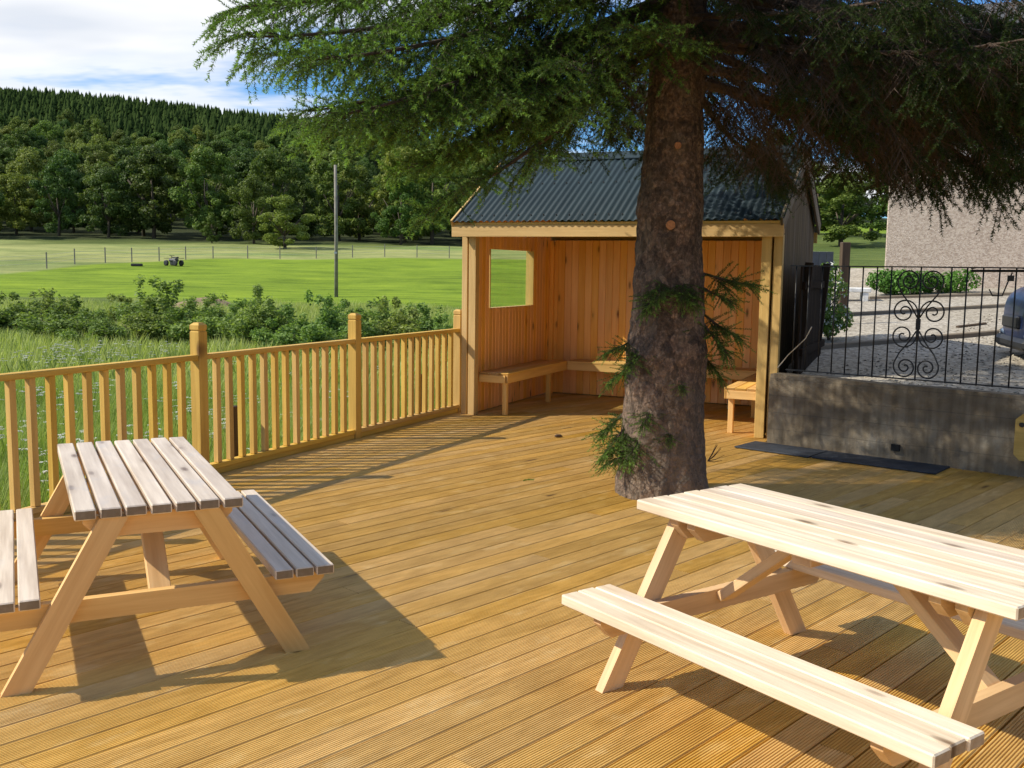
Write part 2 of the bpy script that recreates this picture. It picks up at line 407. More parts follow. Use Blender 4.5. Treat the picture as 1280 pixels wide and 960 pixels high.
def groundmat():
    m, t, b = newmat('meadow_ground')
    tc = nd(t, 'ShaderNodeTexCoord').outputs['Object']
    a = nd(t, 'ShaderNodeAttribute', attribute_name='tint').outputs['Color']
    n = nd(t, 'ShaderNodeTexNoise', {'Vector': tc, 'Scale': 0.22, 'Detail': 9.0, 'Roughness': 0.7}).outputs[0]
    n3 = nd(t, 'ShaderNodeTexNoise', {'Vector': nd(t, 'ShaderNodeVectorMath', {0: tc, 1: (0.35, 2.4, 1)}, operation='MULTIPLY').outputs[0], 'Scale': 0.5, 'Detail': 6.0}).outputs[0]
    n2 = nd(t, 'ShaderNodeTexNoise', {'Vector': tc, 'Scale': 6.0, 'Detail': 6.0, 'Roughness': 0.8}).outputs[0]
    f = mth(t, 'ADD', mth(t, 'ADD', mth(t, 'MULTIPLY', n, 0.4), mth(t, 'MULTIPLY', n3, 0.35)), mth(t, 'MULTIPLY', n2, 0.25))
    col = mixc(t, 1.0, a, ramp(t, f, [(0.38, (0.50, 0.56, 0.45)), (0.50, (0.95, 0.96, 0.9)), (0.60, (1.35, 1.25, 1.15))]), 'MULTIPLY')
    L(t, col, b.inputs['Base Color']); b.inputs['Roughness'].default_value = 0.95; b.inputs['Specular IOR Level'].default_value = 0.1
    L(t, nd(t, 'ShaderNodeBump', {'Strength': 0.8, 'Distance': 0.25, 'Height': f}).outputs[0], b.inputs['Normal'])
    return m


M_ROOF = roofmat(); M_CONC = concrete(); M_HARL = harl(); M_GRAV = gravelmat(); M_BARK = barkmat(); M_GRND = groundmat()
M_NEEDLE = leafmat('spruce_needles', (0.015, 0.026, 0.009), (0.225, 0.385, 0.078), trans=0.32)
M_TWIG = plain('spruce_twigs', (0.060, 0.038, 0.025), rough=0.9, nscale=30, namt=0.4)
M_BROADS = [leafmat('broadleaf_dark', (0.040, 0.073, 0.018), (0.100, 0.153, 0.035), trans=0.25, var=0.3), leafmat('broadleaf_mid', (0.065, 0.109, 0.021), (0.153, 0.212, 0.045), trans=0.25, var=0.3), leafmat('broadleaf_pale', (0.100, 0.147, 0.028), (0.224, 0.277, 0.059), trans=0.25, var=0.3)]; M_BROAD = M_BROADS[1]
M_CONI = leafmat('conifer_crown', (0.018, 0.034, 0.010), (0.050, 0.078, 0.022), trans=0.1, spec=0.0, rough=0.9)
M_TRUNK = plain('tree_trunks', (0.09, 0.07, 0.05), rough=0.9, nscale=4)
M_SHRUB = leafmat('shrub_leaves', (0.115, 0.175, 0.040), (0.25, 0.33, 0.095), trans=0.35, var=0.25)
M_BOX = leafmat('bright_bush_leaves', (0.05, 0.12, 0.02), (0.13, 0.27, 0.05), trans=0.3)
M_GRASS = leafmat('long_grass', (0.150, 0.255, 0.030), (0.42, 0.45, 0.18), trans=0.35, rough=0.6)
M_UMBEL = plain('white_umbels', (0.72, 0.73, 0.66), rough=0.9)

# ------------------------------------------------------------------ terrain
HOR = lambda px: 335 + (px - 640) * 0.0137
def lerp_tab(x, xs, ys): return np.interp(x, xs, ys)


def sstep(a, b, x):
    t = np.clip((x - a) / (b - a), 0, 1); return t * t * (3 - 2 * t)


RIDGE_PX = [-600, 0, 100, 200, 300, 400, 450, 560, 700, 1000, 1300, 1800]
RIDGE_Y = [70, 116, 122, 132, 143, 152, 158, 175, 196, 238, 262, 290]


def ground_z(x, y):
    x = np.asarray(x, float); y = np.asarray(y, float)
    left = lerp_tab(y, [-200, 0, 7, 14, 30, 45, 60, 90, 150], [-0.6, -0.55, -0.5, -0.8, -0.72, -0.5, -0.15, 1.6, 5.1])
    right = lerp_tab(y, [-200, 12, 14.5, 20, 24, 35, 60, 150], [-0.6, -0.5, 0.25, 0.95, 1.35, 2.3, 4.5, 9.0])
    yy = np.maximum(y, 5.0)
    f = sstep(0.02, 0.24, x / yy) * (y > 0)
    z = left * (1 - f) + right * f
    px = np.clip(640 + 1259 * x / yy, -900, 2100)
    zr = 1.74 + (335 + (px - 640) * 0.0137 - np.interp(px, RIDGE_PX, RIDGE_Y)) * 640 / 1259 - 18
    base = z
    z = base + (zr - base) * sstep(140, 640, y) ** 0.85
    z = z - np.maximum(y - 640, 0) * 0.03
    z = z + 0.10 * np.sin(x * 0.31 + y * 0.17) * np.sin(y * 0.23 - x * 0.11) * (y > 16) * np.clip((y - 16) / 20, 0, 1)
    return z


def build_ground():
    ys = np.concatenate([np.linspace(-80, 2, 14), np.linspace(3, 16, 40), np.linspace(16.6, 60, 66), np.linspace(61, 150, 100), np.linspace(154, 650, 80), np.linspace(670, 1800, 20)])
    us = np.concatenate([np.linspace(-2.6, -0.62, 30), np.linspace(-0.6, 0.6, 110), np.linspace(0.64, 2.6, 30)])
    Y, U_ = np.meshgrid(ys, us, indexing='ij'); W_ = np.maximum(Y, 0) + 24.0
    X = U_ * W_
    Z = ground_z(X, Y)
    n, k = Y.shape; V = np.stack([X, Y, Z], -1).reshape(-1, 3)
    i = np.arange(n * k).reshape(n, k)
    Fq = np.stack([i[:-1, :-1], i[:-1, 1:], i[1:, 1:], i[1:, :-1]], -1).reshape(-1, 4)
    me = np_mesh('ground', V, Fq, True)
    x, y = V[:, 0], V[:, 1]
    rough = np.array([0.10, 0.135, 0.036]); mown = np.array([0.165, 0.245, 0.022]); hay = np.array([0.265, 0.285, 0.11]); forest = np.array([0.035, 0.045, 0.018])
    wob = np.array([noise.noise(Vector((a * 0.06, b * 0.06, 0))) for a, b in zip(x, y)])
    px = 640 + 1259 * x / np.maximum(y, 5)
    near = np.interp(px, [-600, 0, 200, 600, 1200], [56, 56, 55, 52, 52])
    far = np.interp(px, [-900, -200, 0, 40, 100, 160, 250, 560, 1200], [60, 62, 74, 80, 88, 93, 99, 108, 112]) + wob * 1.5
    fm = sstep(-2, 2, y - near - wob * 3) * (1 - sstep(-0.8, 0.8, y - far))
    fh = sstep(-0.8, 0.8, y - far) * (1 - sstep(-6, 6, y - 136 - wob * 14))
    ff = sstep(-6, 6, y - 143 - wob * 8)
    c = rough[None] * (1 - fm - fh)[:, None] + mown * fm[:, None] + hay * fh[:, None]
    c = c * (1 - ff[:, None]) + forest * ff[:, None]
    wob2 = np.array([noise.noise(Vector((a * 0.035, b * 0.14, 9))) for a, b in zip(x, y)])
    c = c * (1 + 0.12 * wob[:, None]); c = c * (1 - fh[:, None] * 0.42 * np.clip(wob2, 0, 1)[:, None] * np.array([1.6, 0.9, 1.4]))
    vcol(me, c)
    return tag(obj('ground', me, M_GRND), kind='structure')


build_ground()

# ------------------------------------------------------------------ deck
SA = -0.4246; SO = Vector((-0.4684, 11.8856, 0)); SW, SD = 3.38, 2.43
M_S = Matrix.Translation(SO) @ Matrix.Rotation(SA, 4, 'Z')
FD = Vector((0.428, 0.904, 0)).normalized(); FN = Vector((-FD.y, FD.x, 0))      # fence direction, outward normal
FP = lambda s: Vector((-1.5607, 10.1563, 0)) + FD * s
BW, PITCHB = 0.1415, 0.1505
BA = R(47.0); BD = Vector((math.cos(BA), math.sin(BA), 0)); BN = Vector((-BD.y, BD.x, 0))
WALL_A = Vector((2.60, 10.12, 0)); WALL_B = Vector((7.6, 5.93, 0))


def deck():
    c = lambda u, v: (M_S @ Vector((u, v, 0)))
    poly = [FP(-9.2) + FN * 0.10, FP(2.1) + FN * 0.10, c(-0.1, 2.5), c(3.46, 2.5), c(3.46, 0.0), WALL_A + Vector((0, 0.02, 0)), WALL_B, Vector((7.6, -2.5, 0)), Vector((-4, -2.5, 0))]
    def span(q):
        ts = []
        for i in range(len(poly)):
            a, b = poly[i], poly[(i + 1) % len(poly)]; qa, qb = a.dot(BN) - q, b.dot(BN) - q
            if (qa > 0) != (qb > 0):
                s = qa / (qa - qb); ts.append((a + (b - a) * s).dot(BD))
        return (min(ts), max(ts)) if len(ts) >= 2 else None
    base = MB().box((0, 0, 0), (1, 1, 1)); base = MB()
    base.add([(p.x, p.y, -0.045) for p in poly] + [(p.x, p.y, -0.17) for p in poly],
             [tuple(range(len(poly) - 1, -1, -1))] + [(i, (i + 1) % len(poly), len(poly) + (i + 1) % len(poly), len(poly) + i) for i in range(len(poly))])
    d = base.build('deck', M_OLD); tag(d, kind='structure')
    # grooved profile across a board
    prof = []; NR = 11; pw = (BW - 0.006) / NR
    for k in range(NR):
        y0 = -BW / 2 + 0.003 + k * pw
        prof += [(y0 + pw * 0.10, -0.005), (y0 + pw * 0.30, -0.0005), (y0 + pw * 0.45, 0.0), (y0 + pw * 0.65, 0.0), (y0 + pw * 0.78, -0.0005), (y0 + pw * 0.92, -0.005)]
    prof = [(-BW / 2, -0.028), (-BW / 2, -0.007)] + prof + [(BW / 2, -0.007), (BW / 2, -0.028)]
    q = -3.9; k = 0
    while q < 10.6:
        a, b = span(q - BW / 2), span(q + BW / 2); mid = span(q)
        if a and b and mid and mid[1] - mid[0] > 0.2:
            ln = mid[1] - mid[0]
            cut = [None]
            step = 4.8; o = [2.9, 4.6, 1.6, 3.7][k % 4] + random.uniform(-0.15, 0.15); t = mid[0] + o
            cuts = []
            while t < mid[1] - 0.7: cuts.append(t); t += step
            ends = [None] + cuts + [None]
            for i in range(len(ends) - 1):
                e0 = (a[0], b[0]) if ends[i] is None else (ends[i] + 0.0015,) * 2
                e1 = (a[1], b[1]) if ends[i + 1] is None else (ends[i + 1] - 0.0015,) * 2
                tc_ = (e0[0] + e1[0]) / 2; v = []; f = []
                for ee in (e0, e1):
                    for (yy, zz) in prof:
                        w = (yy + BW / 2) / BW
                        v.append((ee[0] * (1 - w) + ee[1] * w - tc_, yy, zz))
                n = len(prof)
                for j in range(n - 1): f.append((j, n + j, n + j + 1, j + 1))
                f = [tuple(reversed(x)) for x in f]
                f += [tuple(range(n)), tuple(range(2 * n - 1, n - 1, -1))]
                M = Matrix((BD, BN, Vector((0, 0, 1)))).transposed().to_4x4()
                M.translation = BD * tc_ + BN * q + Vector((0, 0, random.uniform(-0.0008, 0.0008)))
                obj('deck_board', mesh('deck_board', v, f), M_DECK, M, d)
        q += PITCHB; k += 1


deck()


# ------------------------------------------------------------------ railing round the deck
def railing():
    M = Matrix((FD, FN, Vector((0, 0, 1)))).transposed().to_4x4(); M.translation = FP(0)
    t = thing('deck_railing', 'yellow-brown timber balustrade along the deck edge beside the meadow', 'railing', M)
    posts = [-9.05, -6.80, -4.52, -2.27, -0.06, 2.13]
    for s in posts:
        w = 0.098; h = 1.27 if s < 2 else 1.24
        v, f = chamfer_box(0.1, 0.1, 0.1, 0.004)
        mb = MB(); hw = w / 2; c = 0.004
        ring = lambda r, z: [(r, r - c, z), (r - c, r, z), (-r + c, r, z), (-r, r - c, z), (-r, -r + c, z), (-r + c, -r, z), (r - c, -r, z), (r, -r + c, z)]
        lv = [(hw, 0), (hw, h - 0.075), (hw - 0.006, h - 0.07), (hw - 0.006, h - 0.06), (hw, h - 0.055), (hw, h - 0.02), (hw * 0.55, h)]
        V = [p for r_, z in lv for p in ring(r_, z)]; Fc = []
        for i in range(len(lv) - 1):
            for k in range(8): Fc.append((i * 8 + k, i * 8 + (k + 1) % 8, i * 8 + 8 + (k + 1) % 8, i * 8 + 8 + k))
        Fc.append(tuple(range((len(lv) - 1) * 8, len(lv) * 8)))
        # grain runs along the post: turn the mesh so local x is up
        T = Matrix.Rotation(R(-90), 4, 'Y')
        mb.add([T.inverted() @ Vector(p) for p in V], Fc)
        mb.build('post', M_FENCE, M @ Matrix.Translation((s, 0, 0)) @ T, t)
    for i in range(len(posts) - 1):
        a, b = posts[i] + 0.047, posts[i + 1] - 0.047
        plank('top_rail', (a, 0, 0.992), (b, 0, 0.992), 0.085, 0.042, M_FENCE, t, b=0.005)
        plank('bottom_rail', (a, 0, 0.075), (b, 0, 0.075), 0.075, 0.042, M_FENCE, t, b=0.004)
        plank('base_board', (a, 0.0, 0.026), (b, 0.0, 0.026), 0.045, 0.05, M_FENCE, t)
        n = 13
        for k in range(n):
            s = a + (b - a) * (k + 1) / (n + 1)
            o = plank('baluster', (s, random.uniform(-.002, .002), 0.098), (s + random.uniform(-.004, .004), 0, 0.969), 0.049, 0.049, M_FENCE, t, up=(0, 1, 0), b=0.003)


railing()


# ------------------------------------------------------------------ shelter
def shelter():
    t = thing('timber_shelter', 'open-fronted pine shelter with dark corrugated roof and built-in benches', 'shelter', M_S)
    RZ = lambda v: 2.245 + (3.10 - 2.245) * (1 - abs(v - 1.215) / 1.435)     # underside of the roof along the depth
    # frame
    for (u, v, h, w) in ((0.005, 0.0, 2.13, 0.09), (-0.105, 0.02, 2.12, 0.07), (3.385, 0.0, 2.13, 0.10), (3.50, 0.02, 2.12, 0.09), (-0.02, 2.47, 2.13, 0.09), (3.40, 2.47, 2.13, 0.09)):
        plank('post', (u, v, 0), (u, v, h), w, 0.09, M_POST, t, up=(0, 1, 0))
    plank('header_beam', (-0.15, 0.0, 2.175), (3.55, 0.0, 2.175), 0.07, 0.09, M_POST, t)
    plank('fascia_board', (-0.19, -0.185, 2.155), (3.575, -0.185, 2.155), 0.025, 0.13, M_POST, t)
    plank('fascia_trim', (-0.18, -0.175, 2.236), (3.56, -0.175, 2.236), 0.03, 0.032, M_POST, t)
    plank('rear_fascia_board', (-0.16, 2.555, 2.165), (3.53, 2.555, 2.165), 0.025, 0.13, M_POST, t)
    plank('purlin', (-0.27, 0.10, 2.25), (-0.10, 0.10, 2.25), 0.04, 0.20, M_POST, t)
    for u in (-0.175, 3.555):
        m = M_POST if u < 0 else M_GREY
        plank('barge_board', (u, -0.20, RZ(-0.20) - 0.05), (u, 1.215, 3.10 - 0.05), 0.028, 0.16, m, t)
        plank('barge_board', (u, 2.52, RZ(2.52) - 0.05), (u, 1.216, 3.10 - 0.05), 0.028, 0.155, m, t)
    # tongue-and-groove walls: a frame rail carries the boards
    pitch = 0.0985
    def boards(wall, fixed, axis, rng_, holes=None, top=None, sgn=1):
        a, b = rng_; n = round((b - a) / pitch); w = (b - a) / n
        for k in range(n):
            c = a + (k + 0.5) * w
            zt = top(c) if top else 2.13
            segs = [(0.012, zt)]
            if holes and holes[0] < c < holes[1]: segs = [(0.012, holes[2]), (holes[3], zt)]
            for (z0, z1) in segs:
                j = sgn * random.uniform(-0.0015, 0.0015)
                p0 = (c, fixed + j, z0) if axis == 'u' else (fixed + j, c, z0)
                p1 = (c, fixed + j, z1) if axis == 'u' else (fixed + j, c, z1)
                plank('lining_board', p0, p1, w - 0.0016, 0.02, M_PINE, wall, up=(0, 1, 0) if axis == 'u' else (1, 0, 0), P=M_S, b=0.006)
    bw = plank('back_wall', (0, SD + 0.06, 1.05), (SW, SD + 0.06, 1.05), 0.05, 0.09, M_POST, t)
    boards(bw, SD, 'u', (0.0, SW))
    lw = plank('left_wall', (-0.075, 0.09, 1.05), (-0.075, SD, 1.05), 0.05, 0.09, M_POST, t)
    WIN = (0.48, 1.84, 1.25, 1.965)
    boards(lw, -0.018, 'v', (0.05, SD - 0.012), holes=WIN, top=lambda c: RZ(c) - 0.03)
    rw = plank('right_wall', (SW + 0.075, 0.09, 1.05), (SW + 0.075, SD, 1.05), 0.05, 0.09, M_POST, t)
    boards(rw, SW + 0.018, 'v', (0.05, SD - 0.012), top=lambda c: RZ(c) - 0.03)
    plank('corner_batten', (0.022, SD - 0.04, 0.0), (0.022, SD - 0.04, 2.12), 0.055, 0.055, M_PINE, t, up=(0, 1, 0))
    # outer cladding of the two gable ends
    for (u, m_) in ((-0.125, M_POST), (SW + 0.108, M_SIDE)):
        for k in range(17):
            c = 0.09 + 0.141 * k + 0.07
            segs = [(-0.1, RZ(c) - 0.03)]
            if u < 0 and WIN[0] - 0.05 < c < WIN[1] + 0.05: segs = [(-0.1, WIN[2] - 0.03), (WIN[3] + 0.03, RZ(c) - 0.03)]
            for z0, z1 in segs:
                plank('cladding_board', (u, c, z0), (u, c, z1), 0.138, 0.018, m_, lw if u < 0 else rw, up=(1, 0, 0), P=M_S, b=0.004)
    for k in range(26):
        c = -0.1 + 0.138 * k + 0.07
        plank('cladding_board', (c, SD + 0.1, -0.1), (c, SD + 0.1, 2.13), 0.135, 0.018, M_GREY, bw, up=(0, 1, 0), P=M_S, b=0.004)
    # window
    m, tt, b = newmat('window_glass'); tt.nodes.clear()
    gl = nd(tt, 'ShaderNodeBsdfGlossy', {'Roughness': 0.02})
    tr = nd(tt, 'ShaderNodeBsdfTransparent', {'Color': (0.90, 0.94, 0.90, 1)})
    mx = nd(tt, 'ShaderNodeMixShader', {0: 0.07, 1: tr.outputs[0], 2: gl.outputs[0]}); nd(tt, 'ShaderNodeOutputMaterial', {0: mx.outputs[0]})
    wf = plank('window_frame', (-0.07, WIN[0] + 0.0, WIN[2] - 0.012), (-0.07, WIN[1], WIN[2] - 0.012), 0.115, 0.022, M_POST, t)
    for p0, p1, up in (((-0.07, WIN[0], WIN[3] + 0.012), (-0.07, WIN[1], WIN[3] + 0.012), (0, 0, 1)),
                       ((-0.07, WIN[0] + 0.011, WIN[2]), (-0.07, WIN[0] + 0.011, WIN[3]), (0, 1, 0)), ((-0.07, WIN[1] - 0.011, WIN[2]), (-0.07, WIN[1] - 0.011, WIN[3]), (0, 1, 0))):
        plank('frame_piece', p0, p1, 0.112, 0.02, M_POST, wf, up=up, P=M_S)
    obj('pane', mesh('pane', *chamfer_box(0.006, WIN[1] - WIN[0] - 0.05, WIN[3] - WIN[2] - 0.01, 0.001)), m, M_S @ Matrix.Translation((-0.08, (WIN[0] + WIN[1]) / 2, (WIN[2] + WIN[3]) / 2)), wf)
    # roof sheets: corrugated, thin but closed
    for side in (0, 1):
        for k in range(5):
            u0, u1 = -0.20 + k * 0.756, -0.20 + (k + 1) * 0.756 + (0.03 if k < 4 else 0)
            n = 84; V = []; Fc = []
            ve, vr = (-0.235, 1.215) if side == 0 else (2.56, 1.215)
            rows = [(ve, RZ(ve)), (vr, RZ(vr))]
            lift = 0.012 + 0.002 * (k % 2)
            for dz in (lift, lift - 0.0015):
                for (vv, zz) in rows:
                    for j in range(n + 1):
                        u = u0 + (u1 - u0) * j / n
                        V.append((u, vv, zz + 0.016 + 0.009 * math.sin(2 * math.pi * (u + 0.2) / 0.0766) + dz))
            st = n + 1
            for j in range(n):
                Fc.append((j, j + 1, st + j + 1, st + j)); Fc.append((2 * st + j, 3 * st + j, 3 * st + j + 1, 2 * st + j + 1))
                Fc.append((j, 2 * st + j, 2 * st + j + 1, j + 1))
            obj('roof_sheet', mesh('roof_sheet', V, Fc, True), M_ROOF, M_S, t)
    cap = MB(); zc = 3.10
    for s in (-1, 1):
        cap.add([(-0.21, 1.215, zc + 0.062), (3.59, 1.215, zc + 0.062), (3.59, 1.215 + s * 0.15, zc - 0.035), (-0.21, 1.215 + s * 0.15, zc - 0.035),
                 (-0.21, 1.215, zc + 0.056), (3.59, 1.215, zc + 0.056), (3.59, 1.215 + s * 0.15, zc - 0.045), (-0.21, 1.215 + s * 0.15, zc - 0.045)],
                [(0, 1, 2, 3), (7, 6, 5, 4), (3, 2, 6, 7), (0, 3, 7, 4), (1, 5, 6, 2)])
    cap.build('ridge_cap', M_ROOF, M_S, t)
    sc = MB()
    for k in range(25):
        u = -0.14 + 0.153 * k
        for v in (-0.13, 0.55):
            sc.tube([(u, v, RZ(v) + 0.03), (u, v - 0.005, RZ(v) + 0.046)], [0.011, 0.007], 6)
    tag(sc.build('roof_screws', M_BLACK, M_S, t), kind='stuff')
    for k in range(6):
        u = 0.05 + k * 0.66
        for ve in (-0.15, 2.52):
            plank('rafter', (u, ve, RZ(ve) - 0.055), (u, 1.215, RZ(1.215) - 0.055), 0.045, 0.09, M_POST, t)
    # benches: apron part with slats and legs
    def bench(p0, p1, depth, inner, legs, nsl=3, z=0.505, ends=False):
        p0, p1, inner = Vector(p0), Vector(p1), Vector(inner)
        ap = plank('bench', p0 + Vector((0, 0, z - 0.075)), p1 + Vector((0, 0, z - 0.075)), 0.028, 0.095, M_BENCH, t)
        d = (p1 - p0).normalized(); w = depth / nsl
        for k in range(nsl):
            o = inner * (w * (k + 0.5) - 0.02) + Vector((0, 0, z - 0.014))
            plank('seat_slat', p0 + o, p1 + o, w - 0.006, 0.026, M_BENCH, ap, P=M_S)
        e = plank('end_board', p0 - d * 0.0 + Vector((0, 0, z - 0.075)) + inner * 0.015, p0 + inner * (depth - 0.03) + Vector((0, 0, z - 0.075)), 0.028, 0.09, M_BENCH, ap, P=M_S)
        for q in legs:
            c = p0 + d * q + inner * 0.04
            plank('leg', (c.x, c.y, 0), (c.x, c.y, z - 0.03), 0.055, 0.055, M_BENCH, ap, up=(0, 1, 0), P=M_S)
    bench((0.40, 0.10, 0), (0.40, 2.01, 0), 0.39, (-1, 0, 0), (0.05, 1.4))
    bench((0.42, 2.02, 0), (3.0, 2.02, 0), 0.39, (0, 1, 0), (1.2, 2.2))
    bench((3.0, 0.05, 0), (3.0, 2.0, 0), 0.36, (1, 0, 0), (0.12, 1.4))


shelter()


# ------------------------------------------------------------------ picnic tables
def picnic(name, label, M, mt, ml, pw, gap, Lg, inset, Ht, Hb, bo, bpw, bgap, foot, brace_far):
    """local: x along the table, y across, z up; origin at the centre on the deck"""
    t = thing(name, label, 'picnic table', M, None)
    th = 0.044; W = 7 * pw + 6 * gap
    for k in range(7):
        y = -W / 2 + pw / 2 + k * (pw + gap); e = random.uniform(-0.008, 0.008)
        plank('top_plank', (-Lg / 2 + e, y, Ht - th / 2 + random.uniform(-.001, .001)), (Lg / 2 + e, y, Ht - th / 2), pw, th, mt, t, b=0.005)
    bw = 3 * bpw + 2 * bgap
    for s in (-1, 1):
        for k in range(3):
            y = s * (W / 2 + bo + bpw / 2 + k * (bpw + bgap)); e = random.uniform(-0.004, 0.004)
            plank('seat_plank', (-Lg / 2 + e, y, Hb - th / 2), (Lg / 2 + e, y, Hb - th / 2), bpw, th, mt, t, b=0.005)
    yo = W / 2 + bo + bw - 0.03
    for e in (-1, 1):
        x = e * (Lg / 2 - inset)
        for dx, hh in ((0.0, 0.092), (-e * 0.094, 0.085)):
            mb = MB(); h0 = Ht - th; a = W / 2 - 0.035
            prof = [(-a, h0), (a, h0), (a, h0 - 0.03), (a - 0.06, h0 - hh), (-a + 0.06, h0 - hh), (-a, h0 - 0.03)]
            V = [(yy, -0.022, zz - h0) for yy, zz in prof] + [(yy, 0.022, zz - h0) for yy, zz in prof]; n = len(prof)
            mb.add(V, [tuple(range(n)), tuple(range(2 * n - 1, n - 1, -1))] + [(i, n + i, n + (i + 1) % n, (i + 1) % n) for i in range(n)])
            if hh == 0.085 and False: continue
            mb.build('top_batten', ml, M @ Matrix.Translation((x + dx - e * 0.047 + e * 0.047, 0, h0)) @ Matrix.Rotation(R(90), 4, 'Z'), t)
        mb = MB(); h1 = Hb - th; n = 6
        prof = [(-yo, h1), (yo, h1), (yo, h1 - 0.03), (yo - 0.06, h1 - 0.092), (-yo + 0.06, h1 - 0.092), (-yo, h1 - 0.03)]
        V = [(yy, -0.022, zz - h1) for yy, zz in prof] + [(yy, 0.022, zz - h1) for yy, zz in prof]
        mb.add(V, [tuple(range(n)), tuple(range(2 * n - 1, n - 1, -1))] + [(i, n + i, n + (i + 1) % n, (i + 1) % n) for i in range(n)])
        mb.build('seat_beam', ml, M @ Matrix.Translation((x, 0, h1)) @ Matrix.Rotation(R(90), 4, 'Z'), t)
        # splayed legs, cut level at the foot and under the top
        for s in (-1, 1):
            y0, y1 = s * foot, s * 0.185; zt = Ht - th - 0.001; wl = 0.098
            d = Vector((0, y1 - y0, zt)); hz = wl / 2 / (zt / d.length)
            Lc = d.length; xx = d.normalized(); zz = Vector((1, 0, 0)); yy = zz.cross(xx)
            c = Vector((x + e * 0.0465, (y0 + y1) / 2, zt / 2))
            Ml = Matrix((xx, yy, zz)).transposed().to_4x4(); Ml.translation = c
            P8 = [Vector((x + e * 0.0465 + dx, yb + sy * hz, z)) for dx in (-0.022, 0.022) for (yb, z) in ((y0, 0.0), (y1, zt)) for sy in (-1, 1)]
            V = [Ml.inverted() @ p for p in P8]
            mb = MB().add(V, [(0, 1, 3, 2), (4, 6, 7, 5), (0, 4, 5, 1), (2, 3, 7, 6), (0, 2, 6, 4), (1, 5, 7, 3)])
            mb.build('leg', ml, M @ Ml, t)
        # diagonal brace from the middle of the top down to the seat beam
        plank('brace', (x - e * 0.03, 0.0, Hb - th - 0.035), (x - e * 0.46, 0.0, Ht - th - 0.03), 0.09, 0.044, ml, t)
    plank('centre_batten', (0, -W / 2 + 0.05, Ht - th - 0.023), (0, W / 2 - 0.05, Ht - th - 0.023), 0.09, 0.044, ml, t)
    return t


RA = -0.946
picnic('picnic_table', 'pale new pine picnic table with tight-jointed planks next to the spruce trunk',
       Matrix.Translation((0.8197 + math.cos(RA) * 0.845, 4.5117 + math.sin(RA) * 0.845, 0)) @ Matrix.Rotation(RA, 4, 'Z'),
       M_RTOP, M_RLEG, 0.0885, 0.0065, 1.69, 0.20, 0.74, 0.39, 0.147, 0.0855, 0.006, 0.60, True)
LA = 0.4604
picnic('picnic_table', 'weathered pine picnic table with gaps between its planks, beside the balustrade',
       Matrix.Translation((-1.4602 - math.sin(LA) * 0.843, 4.1302 + math.cos(LA) * 0.843, 0)) @ Matrix.Rotation(LA + math.pi / 2, 4, 'Z'),
       M_LTOP, M_LLEG, 0.083, 0.0155, 1.685, 0.085, 0.74, 0.392, 0.135, 0.081, 0.012, 0.575, True)


# ------------------------------------------------------------------ concrete wall, mats, drive, iron gate
WD = (WALL_B - WALL_A).normalized(); WN = Vector((-WD.y, WD.x, 0))       # WN points away from the deck
M_W = Matrix((WD, WN, Vector((0, 0, 1)))).transposed().to_4x4(); M_W.translation = WALL_A


def wall():
    Lw = (WALL_B - WALL_A).length; th = 0.22; nx, nz = 130, 14; V = []; Fc = []
    top = lambda x: 0.715 + 0.012 * noise.noise(Vector((x * 1.3, 0, 0))) - 0.004 * x
    for i in range(nx + 1):
        x = Lw * i / nx
        for k in range(nz + 1):
            z = -0.6 + (top(x) + 0.6) * k / nz
            y = 0.012 * noise.noise(Vector((x * 2, z * 3, 1))) + 0.006 * noise.noise(Vector((x * 9, z * 9, 4)))
            if k == nz: y += 0.015
            V.append((x, y, z))
        V.append((x, th, top(x) - 0.005)); V.append((x, th, -0.6))
    st = nz + 3
    for i in range(nx):
        for k in range(st - 1): Fc.append((i * st + k, i * st + st + k, i * st + st + k + 1, i * st + k + 1))
    Fc = [tuple(x) for x in Fc]
    Fc += [tuple(range(st)), tuple(nx * st + k for k in range(st - 1, -1, -1))]
    t = thing('concrete_wall', 'low stained concrete retaining wall between deck and gravel drive', 'wall', M_W)
    obj('wall_body', mesh('wall_body', V, Fc), M_CONC, M_W, t)
    mb = MB()                                                   # drain pipe end set in the face
    c = Vector((1.30, -0.012, 0.125)); mb.box(c, (0.075, 0.05, 0.06)); mb.build('drain_opening', M_HOLE, M_W, t)


wall()


def mats():
    for i, (x0, x1, y0, y1, lab) in enumerate(((-0.12, 0.66, -0.47, -0.03, 'dark rubber mat on the deck, partly under the shelter post corner of the wall'),
                                                (0.67, 1.80, -0.45, -0.03, 'dark rubber mat on the deck below the drain opening in the wall'))):
        v, f = chamfer_box(x1 - x0, y1 - y0, 0.014, 0.004)
        o = obj('rubber_mat', mesh('rubber_mat', v, f), M_MAT, M_W @ Matrix.Translation(((x0 + x1) / 2, (y0 + y1) / 2, 0.0105)) @ Matrix.Rotation(R(-1.2 + 2 * i), 4, 'Z'))
        tag(o, ['dark rubber mat on the deck touching the end of the concrete wall by the shelter', 'dark rubber mat on the deck below the drain opening in the concrete wall'][i], 'mat', 'mats laid along the concrete wall')


mats()


def grav_z(x, y):
    """height of the drive in world coordinates"""
    p = Vector((x, y, 0)) - WALL_A; d = p.dot(WN)
    return 0.63 + max(0, d - 0.5) * 0.078 + 0.012 * noise.noise(Vector((x * 1.1, y * 1.1, 0)))


